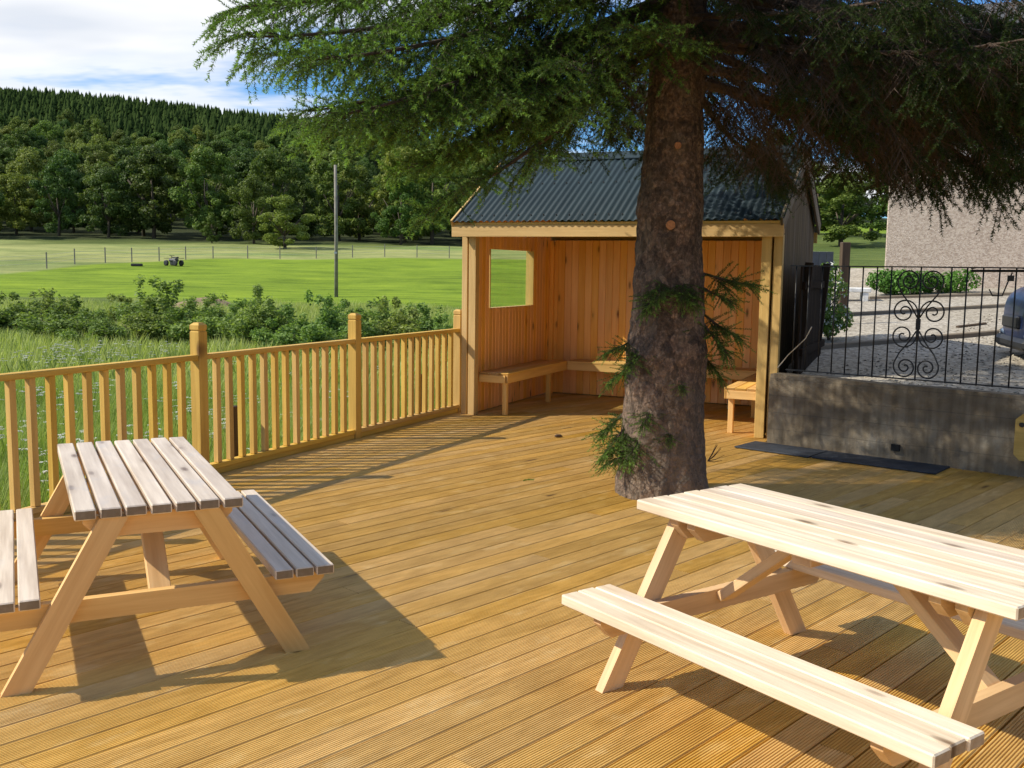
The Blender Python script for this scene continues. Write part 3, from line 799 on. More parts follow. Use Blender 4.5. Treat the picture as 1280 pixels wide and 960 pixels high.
def drive():
    nx, ny = 60, 60; V = []; Fc = []
    for j in range(ny + 1):
        d = 0.17 + 16.0 * (j / ny) ** 1.3
        for i in range(nx + 1):
            s = -0.42 * d + 0.15 + (16 + 0.42 * d) * (i / nx)
            p = WALL_A + WD * s + WN * d
            V.append((p.x, p.y, grav_z(p.x, p.y)))
    st = nx + 1
    for j in range(ny):
        for i in range(nx): Fc.append((j * st + i, j * st + i + 1, j * st + st + i + 1, j * st + st + i))
    tag(obj('gravel_drive', mesh('gravel_drive', V, Fc, True), M_GRAV), kind='structure')
    # loose stones lying on it
    N = 6500; base = np.array([(1, 0, 0), (-1, 0, 0), (0, 1, 0), (0, -1, 0), (0, 0, 1), (0, 0, -1)], float)
    fo = np.array([(0, 2, 4), (2, 1, 4), (1, 3, 4), (3, 0, 4), (2, 0, 5), (1, 2, 5), (3, 1, 5), (0, 3, 5)])
    Vs = []; Fs = []
    for k in range(N):
        s = random.uniform(0.2, 9); d = 0.4 + 9 * random.random() ** 1.2; p = WALL_A + WD * s + WN * d
        r = random.uniform(0.007, 0.02); a = random.uniform(0, 6.28)
        q = base * np.array([r * random.uniform(.8, 1.5), r, r * 0.6]) * (1 + 0.2 * rng.standard_normal((6, 1)))
        ca, sa = math.cos(a), math.sin(a)
        q = np.stack([q[:, 0] * ca - q[:, 1] * sa + p.x, q[:, 0] * sa + q[:, 1] * ca + p.y, q[:, 2] + grav_z(p.x, p.y) + r * 0.25], -1)
        Vs.append(q); Fs.append(fo + 6 * k)
    me = np_mesh('loose_stones', np.concatenate(Vs), np.concatenate(Fs))
    o = obj('loose_stones', me, M_GRAV); tag(o, 'loose grey stones scattered over the gravel drive', 'gravel', kind='stuff')


drive()


def on_drive(px, py):
    """point of the drive seen at a pixel of the photograph"""
    d = _r * ((px - 640) / F_PX) + _u * ((480 - py) / F_PX) + _F
    t = 8.0
    for _ in range(60):
        p = Vector((0, 0, CAM_H)) + d * t
        g = grav_z(p.x, p.y)
        if p.z < g: break
        t += 0.25
    return Vector((p.x, p.y, g))


def sleepers():
    for (a, b, h, w, lab) in (((1040, 398), (1262, 385), 0.10, 0.10, 'long grey timber sleeper across the gravel bank, higher up towards the bush'),
                              ((1020, 437), (1255, 420), 0.10, 0.10, 'long grey timber sleeper across the gravel, nearer the iron gate'),
                              ((1085, 374), (1275, 370), 0.09, 0.12, 'pale timber edging in front of the bush and pebbledash wall'),
                              ((1196, 412), (1232, 407), 0.05, 0.06, 'short loose piece of dark timber lying on the gravel')):
        p, q = on_drive(*a), on_drive(*b)
        o = plank('timber_sleeper', p + Vector((0, 0, h * 0.05)), q + Vector((0, 0, h * 0.05)), w, h, M_SLEEP if 'dark' not in lab else M_OLD, None, b=0.012)
        tag(o, lab, 'timber')


sleepers()


def gate():
    off = 0.16
    M = M_W @ Matrix.Translation((0, off, 0))
    t = thing('iron_gate', 'black wrought iron railing with scrolls above the concrete wall', 'gate', M)
    X0, X1, Z0, Z1 = 0.10, 6.3, 0.745, 1.80
    mb = MB().box(((X0 + X1) / 2, 0, Z1), (X1 - X0, 0.03, 0.012)); mb.build('top_rail', M_IRON, M, t)
    mb = MB().box(((X0 + X1) / 2, 0, Z0 + 0.01), (X1 - X0, 0.03, 0.012)); mb.build('bottom_rail', M_IRON, M, t)
    xc = 1.38; n = 0
    me = None
    ks = [xc + 0.135 * k for k in range(-11, 38)]
    for x in ks:
        if x < X0 + 0.02 or x > X1: continue
        if me is None:
            q = MB().tube([(0, 0, 0), (0, 0, Z1 - Z0)], 0.0072, 8); me = mesh('bar', q.v, q.f, True); me.materials.append(M_IRON)
        k = round((x - xc) / 0.135)
        if k in (-1, 1): continue
        put(bpy.data.objects.new('bar', me), M @ Matrix.Translation((x, 0, Z0)), t)
    # scrollwork: mirrored S and C shapes of flat bar
    H = Z1 - Z0
    def spiral(cx, cz, r0, turns, a0, dirn, n=40, r1=0.012):
        return [(cx + (r0 + (r1 - r0) * i / n) * math.cos(a0 + dirn * turns * 2 * math.pi * i / n), 0.0,
                 cz + (r0 + (r1 - r0) * i / n) * math.sin(a0 + dirn * turns * 2 * math.pi * i / n)) for i in range(n + 1)]
    for s in (-1, 1):
        # top scroll: from the centre waist up and out, curling inwards
        top = [(xc + s * 0.012, 0, Z0 + H * 0.56), (xc + s * 0.075, 0, Z0 + H * 0.66), (xc + s * 0.158, 0, Z0 + H * 0.76), (xc + s * 0.19, 0, Z0 + H * 0.84)]
        sp = spiral(xc + s * 0.100, Z0 + H * 0.878, 0.108, 1.9, R(-20) if s > 0 else R(200), s)
        MB().tube(top[:-1] + sp, 0.0075, 6).build('scroll', M_IRON, M, t, True)
        bot = [(xc + s * 0.012, 0, Z0 + H * 0.44), (xc + s * 0.075, 0, Z0 + H * 0.34), (xc + s * 0.158, 0, Z0 + H * 0.24)]
        sp = spiral(xc + s * 0.100, Z0 + H * 0.118, 0.108, 1.9, R(20) if s > 0 else R(160), -s)
        MB().tube(bot + sp, 0.0075, 6).build('scroll', M_IRON, M, t, True)
        # side C scrolls at the waist: upper and lower curl
        for q in (1, -1):
            a0 = R(180) if s > 0 else 0.0
            sp = spiral(xc + s * 0.132, Z0 + H * (0.5 + q * 0.105), 0.122, 1.85, a0, -s * q)
            MB().tube([(xc + s * 0.006, 0, Z0 + H * (0.5 + q * 0.03))] + sp, 0.0075, 6).build('scroll', M_IRON, M, t, True)
    MB().box((xc, 0, Z0 + H * 0.5), (0.035, 0.03, 0.10)).build('collar', M_IRON, M, t)
    # latch: bolt bar under the top rail with a hanging hasp
    q = MB().tube([(1.82, -0.01, 1.77), (2.28, -0.01, 1.775)], 0.011, 8).tube([(1.84, -0.01, 1.77), (1.82, -0.01, 1.79), (1.86, -0.01, 1.80)], 0.008, 6)
    q.tube([(2.26, -0.01, 1.775), (2.29, -0.01, 1.79), (2.24, -0.01, 1.80)], 0.008, 6)
    q.tube([(2.16, -0.012, 1.76), (2.13, -0.012, 1.68), (2.09, -0.012, 1.555), (2.01, -0.012, 1.555), (1.98, -0.012, 1.61)], 0.007, 6)
    q.box((2.15, -0.012, 1.71), (0.05, 0.025, 0.05)); q.build('latch', M_IRON, M, t)
    # slack wire at the near end of the fence
    MB().tube([(0.02, -0.02, 0.77), (0.12, -0.02, 0.90), (0.30, -0.02, 1.08), (0.36, -0.02, 1.2)], 0.005, 5).build('stay_wire', M_STEEL, M, t)


gate()


def board_on_wall():
    # pale bench-arm shaped board on the wall face at the edge of the view
    M = M_W @ Matrix.Translation((2.33, -0.09, 0.36))
    t = thing('wall_board', 'pale wooden board with clipped corners fixed to the concrete wall', 'board', M)
    mb = MB(); w, h, c = 0.42, 0.40, 0.05
    pr = [(0, -h / 2 + c), (c, -h / 2), (w - c, -h / 2), (w, -h / 2 + c), (w, h / 2 - c), (w - c, h / 2), (c, h / 2), (0, h / 2 - c)]
    n = len(pr); V = [(a, -0.02, b) for a, b in pr] + [(a, 0.075, b) for a, b in pr]
    mb.add(V, [tuple(range(n)), tuple(range(2 * n - 1, n - 1, -1))] + [(i, n + i, n + (i + 1) % n, (i + 1) % n) for i in range(n)])
    mb.build('panel', M_POST, M, t)
    for z in (0.11,): MB().tube([(0.06, -0.034, z), (0.045, -0.018, z)], 0.02, 10).build('bolt', M_BLACK, M, t)


board_on_wall()


def dark_fence():
    M = M_S @ Matrix.Translation((SW + 0.33, 0.15, 0))
    t = thing('dark_fence', 'dark stained close-board fence beside the shelter at the end of the iron gate', 'fence', M)
    for k in range(14):
        plank('fence_board', (0.0, 0.10 + k * 0.125, 0.3), (0.0, 0.10 + k * 0.125, 1.80 + 0.01 * (k % 3)), 0.12, 0.02, M_DARKW, t, up=(1, 0, 0))
    for k in (0, 1): plank('fence_post', (-0.055, 0.2 + 1.4 * k, 0.2), (0.055, 0.2 + 1.4 * k, 1.84), 0.08, 0.08, M_DARKW, t, up=(1, 0, 0))
    for z in (0.9, 1.6): plank('fence_rail', (0.03, 0.05, z), (0.03, 1.8, z), 0.035, 0.08, M_DARKW, t)


dark_fence()


# ------------------------------------------------------------------ house, bushes and clutter beyond the drive
HA = R(-22); HO = Vector((7.42, 20.3, 0.6))
M_H = Matrix.Translation(HO) @ Matrix.Rotation(HA, 4, 'Z')


def house():
    t = thing('pebbledash_house', 'beige pebbledash house standing behind the gravel drive', 'house', M_H)
    Wd, Dp, Hh = 12.0, 7.5, 4.2
    v, f = chamfer_box(Wd, Dp, Hh, 0.02)
    obj('wall', mesh('wall', v, f), M_HARL, M_H @ Matrix.Translation((Wd / 2, Dp / 2, Hh / 2)), t)
    rf = MB(); e = 0.35
    V = [(-e, -e, Hh + 0.01), (Wd + e, -e, Hh + 0.01), (Wd + e, Dp + e, Hh + 0.01), (-e, Dp + e, Hh + 0.01), (-e, Dp / 2, Hh + 2.9), (Wd + e, Dp / 2, Hh + 2.9)]
    rf.add(V, [(0, 1, 5, 4), (2, 3, 4, 5), (0, 4, 3), (1, 2, 5), (3, 2, 1, 0)])
    r_ = rf.build('roof', M_SLATE, M_H, t)
    MB().box((Wd - 1, Dp / 2, Hh + 3.1), (0.9, 0.7, 1.4)).build('chimney', M_HARL, M_H, r_)
    MB().box((Wd / 2, -0.30 - 0.06, Hh - 0.02), (Wd + 0.7, 0.1, 0.1)).build('gutter', M_BLACK, M_H, t)
    for u in (6.5, 9.6):
        fr = MB(); 
        for (cx, cz, w, h) in ((0, 0.6, 1.1, 0.07), (0, -0.6, 1.1, 0.07), (-0.52, 0, 0.07, 1.2), (0.52, 0, 0.07, 1.2), (0, 0.05, 0.95, 0.05)):
            fr.box((u + cx, -0.02, 2.4 + cz), (w, 0.06, h))
        o = fr.build('window', M_WHITE, M_H, t)
        MB().box((u, -0.012, 2.4), (1.0, 0.02, 1.14)).build('pane', M_BLACK, M_H, o)


house()


def leaf_cloud(n, blobs, size, seed, up=0.2, flat=0.5, shell=0.75):
    """n leaf clumps on and inside a set of blobs (centre, radius xyz); tint by chance"""
    g = np.random.default_rng(seed)
    B = np.array([b[0] for b in blobs], float); Rr = np.array([b[1] for b in blobs], float)
    wt_ = (Rr[:, 0] * Rr[:, 1]); wt_ = wt_ / wt_.sum()
    k = g.choice(len(B), n, p=wt_)
    d = g.standard_normal((n, 3)); d /= np.linalg.norm(d, axis=1)[:, None]
    rad = shell + (1.06 - shell) * g.random(n) ** 0.7
    C_ = B[k] + d * Rr[k] * rad[:, None]
    nrm = d + flat * g.standard_normal((n, 3)) + np.array([0, 0, up]); nrm /= np.linalg.norm(nrm, axis=1)[:, None]
    a = np.cross(nrm, g.standard_normal((n, 3))); a /= np.linalg.norm(a, axis=1)[:, None]; b = np.cross(nrm, a)
    s = size * (0.6 + 0.8 * g.random(n))[:, None]
    fold = nrm * s * 0.18
    V = np.stack([C_ + a * s, C_ + b * s * 0.62 - fold, C_ - a * s, C_ - b * s * 0.62 - fold], 1).reshape(-1, 3)
    Fq = np.arange(n * 4).reshape(n, 4)
    tint = np.repeat(np.clip(0.5 + 0.28 * g.standard_normal(n), 0, 1), 4)
    return V, Fq, tint


def cloud_mesh(name, *a, mat=None, **kw):
    V, Fq, tint = leaf_cloud(*a, **kw)
    me = np_mesh(name, V, Fq); vcol(me, np.repeat(tint[:, None], 3, 1)); me.materials.append(mat); return me


def gz(x, y): return float(ground_z(x, y))


def stem_mesh(name, pts_list, radii, mat, n=6):
    mb = MB()
    for pts, r in zip(pts_list, radii): mb.tube(pts, r, n)
    me = mesh(name, mb.v, mb.f, True); me.materials.append(mat); return me


# bush, flowers and small things on the drive
def drive_clutter():
    p = on_drive(1150, 368); p2 = on_drive(1105, 368)
    bl = [((random.uniform(-0.8, 0.8), random.uniform(-0.2, 0.2), random.uniform(0.12, 0.26)), (0.3, 0.25, 0.2)) for _ in range(12)]
    Mb = Matrix.Translation(p)
    t = thing('green_bush', 'bright green low bush at the foot of the pebbledash wall', 'bush', Mb)
    obj('foliage', cloud_mesh('foliage', 4200, bl, 0.035, 11, mat=M_BOX), None, Mb, t)
    obj('stem', stem_mesh('stem', [[(x, 0, -0.1), (x * 1.2, 0, 0.25)] for x in (-.6, -.3, 0, .3, .6)], [[0.02, 0.01]] * 5, M_TRUNK), None, Mb, t)
    p = on_drive(1036, 428)
    bl = [((random.uniform(-.22, .22), random.uniform(-.2, .2), random.uniform(.2, .9)), (.16, .16, .16)) for _ in range(14)]
    Mf = Matrix.Translation(p)
    t = thing('flowering_plant', 'pale-leaved plant with white flowers by the dark fence', 'plant', Mf)
    obj('foliage', cloud_mesh('foliage', 2600, bl, 0.026, 12, mat=M_SHRUB), None, Mf, t)
    obj('blossom', cloud_mesh('blossom', 420, bl, 0.022, 13, mat=M_UMBEL, shell=1.0), None, Mf, t)
    obj('stem', stem_mesh('stem', [[(0, 0, -0.05), (random.uniform(-.1, .1), random.uniform(-.1, .1), .3), (random.uniform(-.22, .22), random.uniform(-.2, .2), .7)] for _ in range(7)], [[.01, .008, .004]] * 7, M_TRUNK), None, Mf, t)
    p = on_drive(1066, 376)
    mb = MB(); v, f = chamfer_box(0.62, 0.34, 0.07, 0.01); mb.add([(a, b, c + 0.25) for a, b, c in v], f); mb.box((-0.22, 0, 0.1), (0.1, 0.28, 0.23)).box((0.22, 0, 0.1), (0.1, 0.28, 0.23))
    Mw = Matrix.Translation(p) @ Matrix.Rotation(R(-10), 4, 'Z')
    t = thing('stone_bench', 'small white stone bench at the edge of the gravel drive', 'bench', Mw)
    v, f = chamfer_box(0.56, 0.34, 0.08, 0.012); obj('seat', mesh('seat', v, f), M_WHITE, Mw @ Matrix.Translation((0, 0, 0.19)), t)
    for x in (-.19, .19):
        v, f = chamfer_box(0.1, 0.3, 0.19, 0.01); obj('leg', mesh('leg', v, f), M_WHITE, Mw @ Matrix.Translation((x, 0, 0.055)), t)
    # two grey gate posts with boards between, behind the dark fence
    p = on_drive(1030, 408)
    Mg = Matrix.Translation((p.x - 0.1, p.y, p.z - 0.05))
    t = thing('grey_gate', 'blue-grey boarded garden gate behind the flowering plant', 'gate', Mg)
    mg = plain('blue_grey_paint', (0.075, 0.085, 0.10), rough=0.6)
    for k in range(4): plank('gate_board', (-0.18 + 0.105 * k, 0, 0.05), (-0.18 + 0.105 * k, 0, 1.12), 0.1, 0.022, mg, t, up=(0, 1, 0))
    for z in (0.25, 0.95): plank('gate_rail', (-0.23, 0.025, z), (0.19, 0.025, z), 0.03, 0.08, mg, t)
    p = on_drive(1052, 398)
    o = plank('gate_post', (p.x, p.y, p.z - .05), (p.x, p.y, p.z + 1.15), 0.13, 0.13, M_OLD, None, up=(0, 1, 0), b=0.01)
    tag(o, 'thick dark post standing beside the blue-grey garden gate', 'post')


drive_clutter()


# ------------------------------------------------------------------ car nosing in behind the gate
def car():
    p = on_drive(1290, 470)
    M = Matrix.Translation((p.x + 0.20, p.y + 0.9, grav_z(p.x, p.y))) @ Matrix.Rotation(R(-14), 4, 'Z')
    t = thing('parked_car', 'dark blue car parked on the gravel behind the iron gate', 'car', M)
    paint, tt, b = newmat('blue_car_paint')
    b.inputs['Base Color'].default_value = (0.012, 0.035, 0.13, 1); b.inputs['Metallic'].default_value = 0.0; b.inputs['Roughness'].default_value = 0.4
    b.inputs['Coat Weight'].default_value = 0.15; b.inputs['Coat Roughness'].default_value = 0.03
    n = nd(tt, 'ShaderNodeTexNoise', {'Scale': 300.0}).outputs[0]; L(tt, ramp(tt, n, [(0.3, (0.006, 0.016, 0.060)), (0.7, (0.010, 0.024, 0.085))]), b.inputs['Base Color'])
    glass = plain('car_glass', (0.02, 0.025, 0.03), rough=0.05, nscale=2); tyre = plain('tyre_rubber', (0.02, 0.02, 0.02), rough=0.8)
    lamp, tt, b = newmat('headlamp'); b.inputs['Base Color'].default_value = (0.62, 0.68, 0.75, 1); b.inputs['Roughness'].default_value = 0.08; b.inputs['Coat Weight'].default_value = 1
    n = nd(tt, 'ShaderNodeTexNoise', {'Scale': 14.0}).outputs[0]; L(tt, ramp(tt, n, [(0.3, (0.08, 0.12, 0.20)), (0.7, (0.22, 0.30, 0.42))]), b.inputs['Base Color'])
    # body: cross-sections along the length (x from the nose back), half width, sill, belt, with rounded shoulders
    secs = [(0.00, 0.50, 0.30, 0.70), (0.06, 0.68, 0.24, 0.83), (0.22, 0.80, 0.21, 0.90), (0.55, 0.86, 0.20, 0.95), (1.1, 0.88, 0.20, 0.99), (2.4, 0.89, 0.20, 1.02), (3.3, 0.88, 0.20, 1.03), (3.8, 0.84, 0.22, 1.0), (3.98, 0.70, 0.30, 0.9)]
    V = []; Fc = []
    for (x, w, z0, z1) in secs:
        pr = [(-w * 0.86, z0), (-w, z0 + 0.16), (-w, (z0 + z1) / 2), (-w * 0.97, z1 - 0.14), (-w * 0.86, z1 - 0.035), (-w * 0.45, z1 + 0.01), (0, z1 + 0.025)]
        pr = pr + [(-a, z) for a, z in reversed(pr[:-1])]
        V += [(x, a, z) for a, z in pr]
    n = 13
    for i in range(len(secs) - 1):
        for k in range(n): Fc.append((i * n + k, i * n + (k + 1) % n, i * n + n + (k + 1) % n, i * n + n + k))
    Fc += [tuple(range(n - 1, -1, -1)), tuple((len(secs) - 1) * n + k for k in range(n))]
    body = obj('body', mesh('body', V, Fc, True), paint, M, t)
    md = body.modifiers.new('round', 'SUBSURF'); md.levels = 2; md.render_levels = 2
    # cabin
    cb = [(0.95, 0.80, 0.98), (1.55, 0.66, 1.42), (2.9, 0.64, 1.44), (3.75, 0.76, 1.0)]
    V = [(x, s * w, z) for (x, w, z) in cb for s in (-1, 1)]
    MB().add(V, [(0, 1, 3, 2), (2, 3, 5, 4), (4, 5, 7, 6), (0, 2, 4, 6), (1, 7, 5, 3), (0, 6, 7, 1)]).build('windows', glass, M, t)
    MB().box((2.2, 0, 1.44), (1.4, 1.3, 0.035)).build('roof', paint, M, t)
    for (x, s) in ((0.72, -1), (0.72, 1), (3.2, -1), (3.2, 1)):
        q = MB().tube([(x, s * 0.70, 0.31), (x, s * 0.74, 0.31), (x, s * 0.88, 0.31), (x, s * 0.905, 0.31)], [0.28, 0.31, 0.31, 0.28], 28)
        w_ = q.build('wheel', tyre, M, t, False)
        MB().tube([(x, s * 0.895, 0.31), (x, s * 0.915, 0.31)], [0.20, 0.17], 20).build('rim', M_STEEL, M, w_)
    for s in (-1, 1):
        v, f = chamfer_box(0.16, 0.24, 0.10, 0.04)
        obj('headlight', mesh('headlight', v, f, True), lamp, M @ Matrix.Translation((0.17, s * 0.60, 0.68)) @ Matrix.Rotation(R(-32 * s), 4, 'Z') @ Matrix.Rotation(R(12), 4, 'Y'), t)
        v, f = chamfer_box(0.10, 0.16, 0.09, 0.03)
        obj('fog_lamp', mesh('fog_lamp', v, f, True), lamp, M @ Matrix.Translation((0.06, s * 0.58, 0.36)), t)
    v, f = chamfer_box(0.10, 0.7, 0.14, 0.02); obj('grille', mesh('grille', v, f), M_BLACK, M @ Matrix.Translation((0.02, 0, 0.50)), t)
    v, f = chamfer_box(0.12, 1.35, 0.13, 0.04); obj('bumper_trim', mesh('bumper_trim', v, f), M_BLACK, M @ Matrix.Translation((0.03, 0, 0.27)), t)


car()


# ------------------------------------------------------------------ spruce
TX, TY = 1.20, 7.78


def twig_needles(g, P0, P1, nd_per_m, ln, w, droop=0.0):
    """needles along many straight twigs (arrays of ends) -> verts (k,3,3), fraction along"""
    D = P1 - P0; Ln = np.linalg.norm(D, axis=1); cnt = np.maximum(2, (Ln * nd_per_m).astype(int)); idx = np.repeat(np.arange(len(P0)), cnt)
    f = g.random(len(idx)); base = P0[idx] + D[idx] * f[:, None]
    ax = D[idx] / Ln[idx][:, None]
    rnd = g.standard_normal((len(idx), 3)); rad = rnd - ax * (rnd * ax).sum(1)[:, None]; rad /= np.linalg.norm(rad, axis=1)[:, None] + 1e-9
    up = np.array([0, 0, 1.0]); rad = rad + 0.25 * up; 
    dirn = ax * 0.62 + rad * 0.85; dirn /= np.linalg.norm(dirn, axis=1)[:, None]
    s = np.cross(dirn, g.standard_normal((len(idx), 3))); s /= np.linalg.norm(s, axis=1)[:, None] + 1e-9
    l = (ln * (0.75 + 0.5 * g.random(len(idx))))[:, None]
    T = np.stack([base - s * w, base + s * w, base + dirn * l], 1)
    return T, f, idx


def spruce_branch(seed, Lb, droop, upturn, hang, bare, dense=1.0, dead=0.0, shade_mul=1.0, nlen=0.026, nw=0.0034):
    """returns (wood mesh, needle mesh); local x outwards, z up"""
    g = np.random.default_rng(seed)
    ts = np.linspace(0, 1, 17)
    zf = lambda t: Lb * (-droop * t ** 1.1 + upturn * t ** 3)
    wig = g.standard_normal(2) * 0.05
    main = [Vector((Lb * t, Lb * wig[0] * math.sin(3 * t), float(zf(t)))) for t in ts]
    mb = MB(); r0 = 0.008 + 0.009 * Lb
    mb.tube(main, [r0 * (1 - 0.9 * t) + 0.003 for t in ts], 7)
    P0, P1, TP = [], [], []          # twig segments with needles, and how near the tip they are
    D0, D1 = [], []                  # bare twigs
    n2 = int(Lb / 0.115 * dense)
    for k in range(n2):
        t = 0.07 + 0.93 * (k + g.random()) / n2; side = 1 if k % 2 else -1
        p = Vector((Lb * t, Lb * wig[0] * math.sin(3 * t), float(zf(t))))
        l2 = (0.20 + 0.95 * (1 - t) ** 0.7 * min(1, t * 4.5)) * min(1.0, 0.33 * Lb) * (0.75 + 0.5 * g.random())
        ang = R(58 - 26 * t + g.normal(0, 8))
        yaw = Vector((math.cos(ang), side * math.sin(ang), 0))
        el = 0.12 - 0.22 * hang * (1 - t) + g.normal(0, 0.20)
        nseg = 5; pts = [p]; d = (yaw + Vector((0, 0, el))).normalized(); q = p
        for s in range(nseg):
            d = (d + Vector((g.normal(0, .05), g.normal(0, .05), -0.075 * hang))).normalized()
            q = q + d * (l2 / nseg); pts.append(q)
        mb.tube(pts, [0.0055 * (1 - 0.75 * i / nseg) for i in range(nseg + 1)], 4, cap=False)
        isdead = g.random() < dead
        n3 = max(2, int(l2 / 0.085 * 2 * dense))
        for j in range(n3):
            f = 0.06 + 0.94 * (j + g.random()) / n3; i = min(nseg - 1, int(f * nseg)); fr = f * nseg - i
            b = pts[i].lerp(pts[i + 1], fr); dd = (pts[i + 1] - pts[i]).normalized()
            sd = 1 if j % 2 else -1; lat = dd.cross(Vector((0, 0, 1))); lat = lat.normalized() if lat.length > .01 else Vector((0, 1, 0))
            l3 = (0.13 + 0.17 * (1 - f) * min(1, 3 * f + .35)) * (0.6 + 0.8 * g.random()) * (1 + 0.5 * hang * g.random())
            e3 = (dd * 0.75 + lat * sd * 0.7 + Vector((g.normal(0, .12), g.normal(0, .12), -0.26 * hang - 0.04 + g.normal(0, .26)))).normalized()
            e = b + e3 * l3
            rr = (b.x * 0.75 / Lb + 0.42 * f)          # distance from the shaded, bare inside
            if isdead or rr < bare * (0.75 + 0.5 * g.random()):
                D0.append(b[:]); D1.append(e[:])
                if g.random() < 0.5:
                    e2 = b.lerp(e, .5); D0.append(e2[:]); D1.append((e2 + Vector((g.normal(0, .05), g.normal(0, .05), -0.06)))[:])
            else:
                P0.append(b[:]); P1.append(e[:]); TP.append(min(1, 0.35 * t + 0.65 * f))
        if not isdead:
            for s in range(2, nseg):
                if (pts[s].x * 0.75 / Lb + 0.42 * s / nseg) > bare: P0.append(pts[s][:]); P1.append(pts[s + 1][:]); TP.append(t)
    for k in range(int(Lb * 22 * dense)):
        t = 0.25 + 0.75 * g.random(); i = min(15, int(t * 16)); b = main[i].lerp(main[i + 1], t * 16 - i)
        a = g.random() * 6.283; e3 = Vector((0.75, 0.8 * math.cos(a), 0.75 * math.sin(a) + 0.1)).normalized(); l3 = 0.10 + 0.15 * g.random()
        if t > bare * 1.2 + 0.1: P0.append(b[:]); P1.append((b + e3 * l3)[:]); TP.append(t)
    for s in range(9, 16): P0.append(main[s][:]); P1.append(main[s + 1][:]); TP.append(0.8)
    # bare twigs and twig stems as three-sided spikes
    A = np.array(P0 + D0); B = np.array(P1 + D1)
    ax = B - A; s1 = np.cross(ax, g.standard_normal(ax.shape)); s1 /= np.linalg.norm(s1, axis=1)[:, None] + 1e-9
    s2 = np.cross(ax / (np.linalg.norm(ax, axis=1)[:, None] + 1e-9), s1)
    r_ = 0.0026
    SV = np.stack([A + s1 * r_, A - s1 * r_ * .5 + s2 * r_ * .87, A - s1 * r_ * .5 - s2 * r_ * .87, B], 1).reshape(-1, 3)
    nb = len(mb.v); k4 = np.arange(len(A))[:, None] * 4 + nb
    SF = np.concatenate([k4 + np.array([0, 1, 3]), k4 + np.array([1, 2, 3]), k4 + np.array([2, 0, 3])], 0)
    wm = mesh('branch_wood', mb.v + [tuple(x) for x in SV], mb.f + [tuple(int(i) for i in x) for x in SF])
    wm.materials.append(M_TWIG)
    P0, P1 = np.array(P0), np.array(P1)
    T, f, idx = twig_needles(g, P0, P1, 310 * min(1.0, dense), nlen, nw)
    V = T.reshape(-1, 3); Fq = np.arange(len(V)).reshape(-1, 3)
    me = np_mesh('needles', V, Fq)
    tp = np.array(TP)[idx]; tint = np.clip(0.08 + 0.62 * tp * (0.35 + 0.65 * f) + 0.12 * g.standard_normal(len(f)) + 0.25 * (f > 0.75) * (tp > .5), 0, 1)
    tint = tint * shade_mul  # below one, darkens the needle colour to imitate shade in the crown
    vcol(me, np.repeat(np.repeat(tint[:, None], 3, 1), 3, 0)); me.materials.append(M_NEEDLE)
    return wm, me


def trad(z): return float(np.interp(z, [0, 1, 2, 3.2, 5, 14.3], [0.305, 0.272, 0.242, 0.200, 0.170, 0.012]))


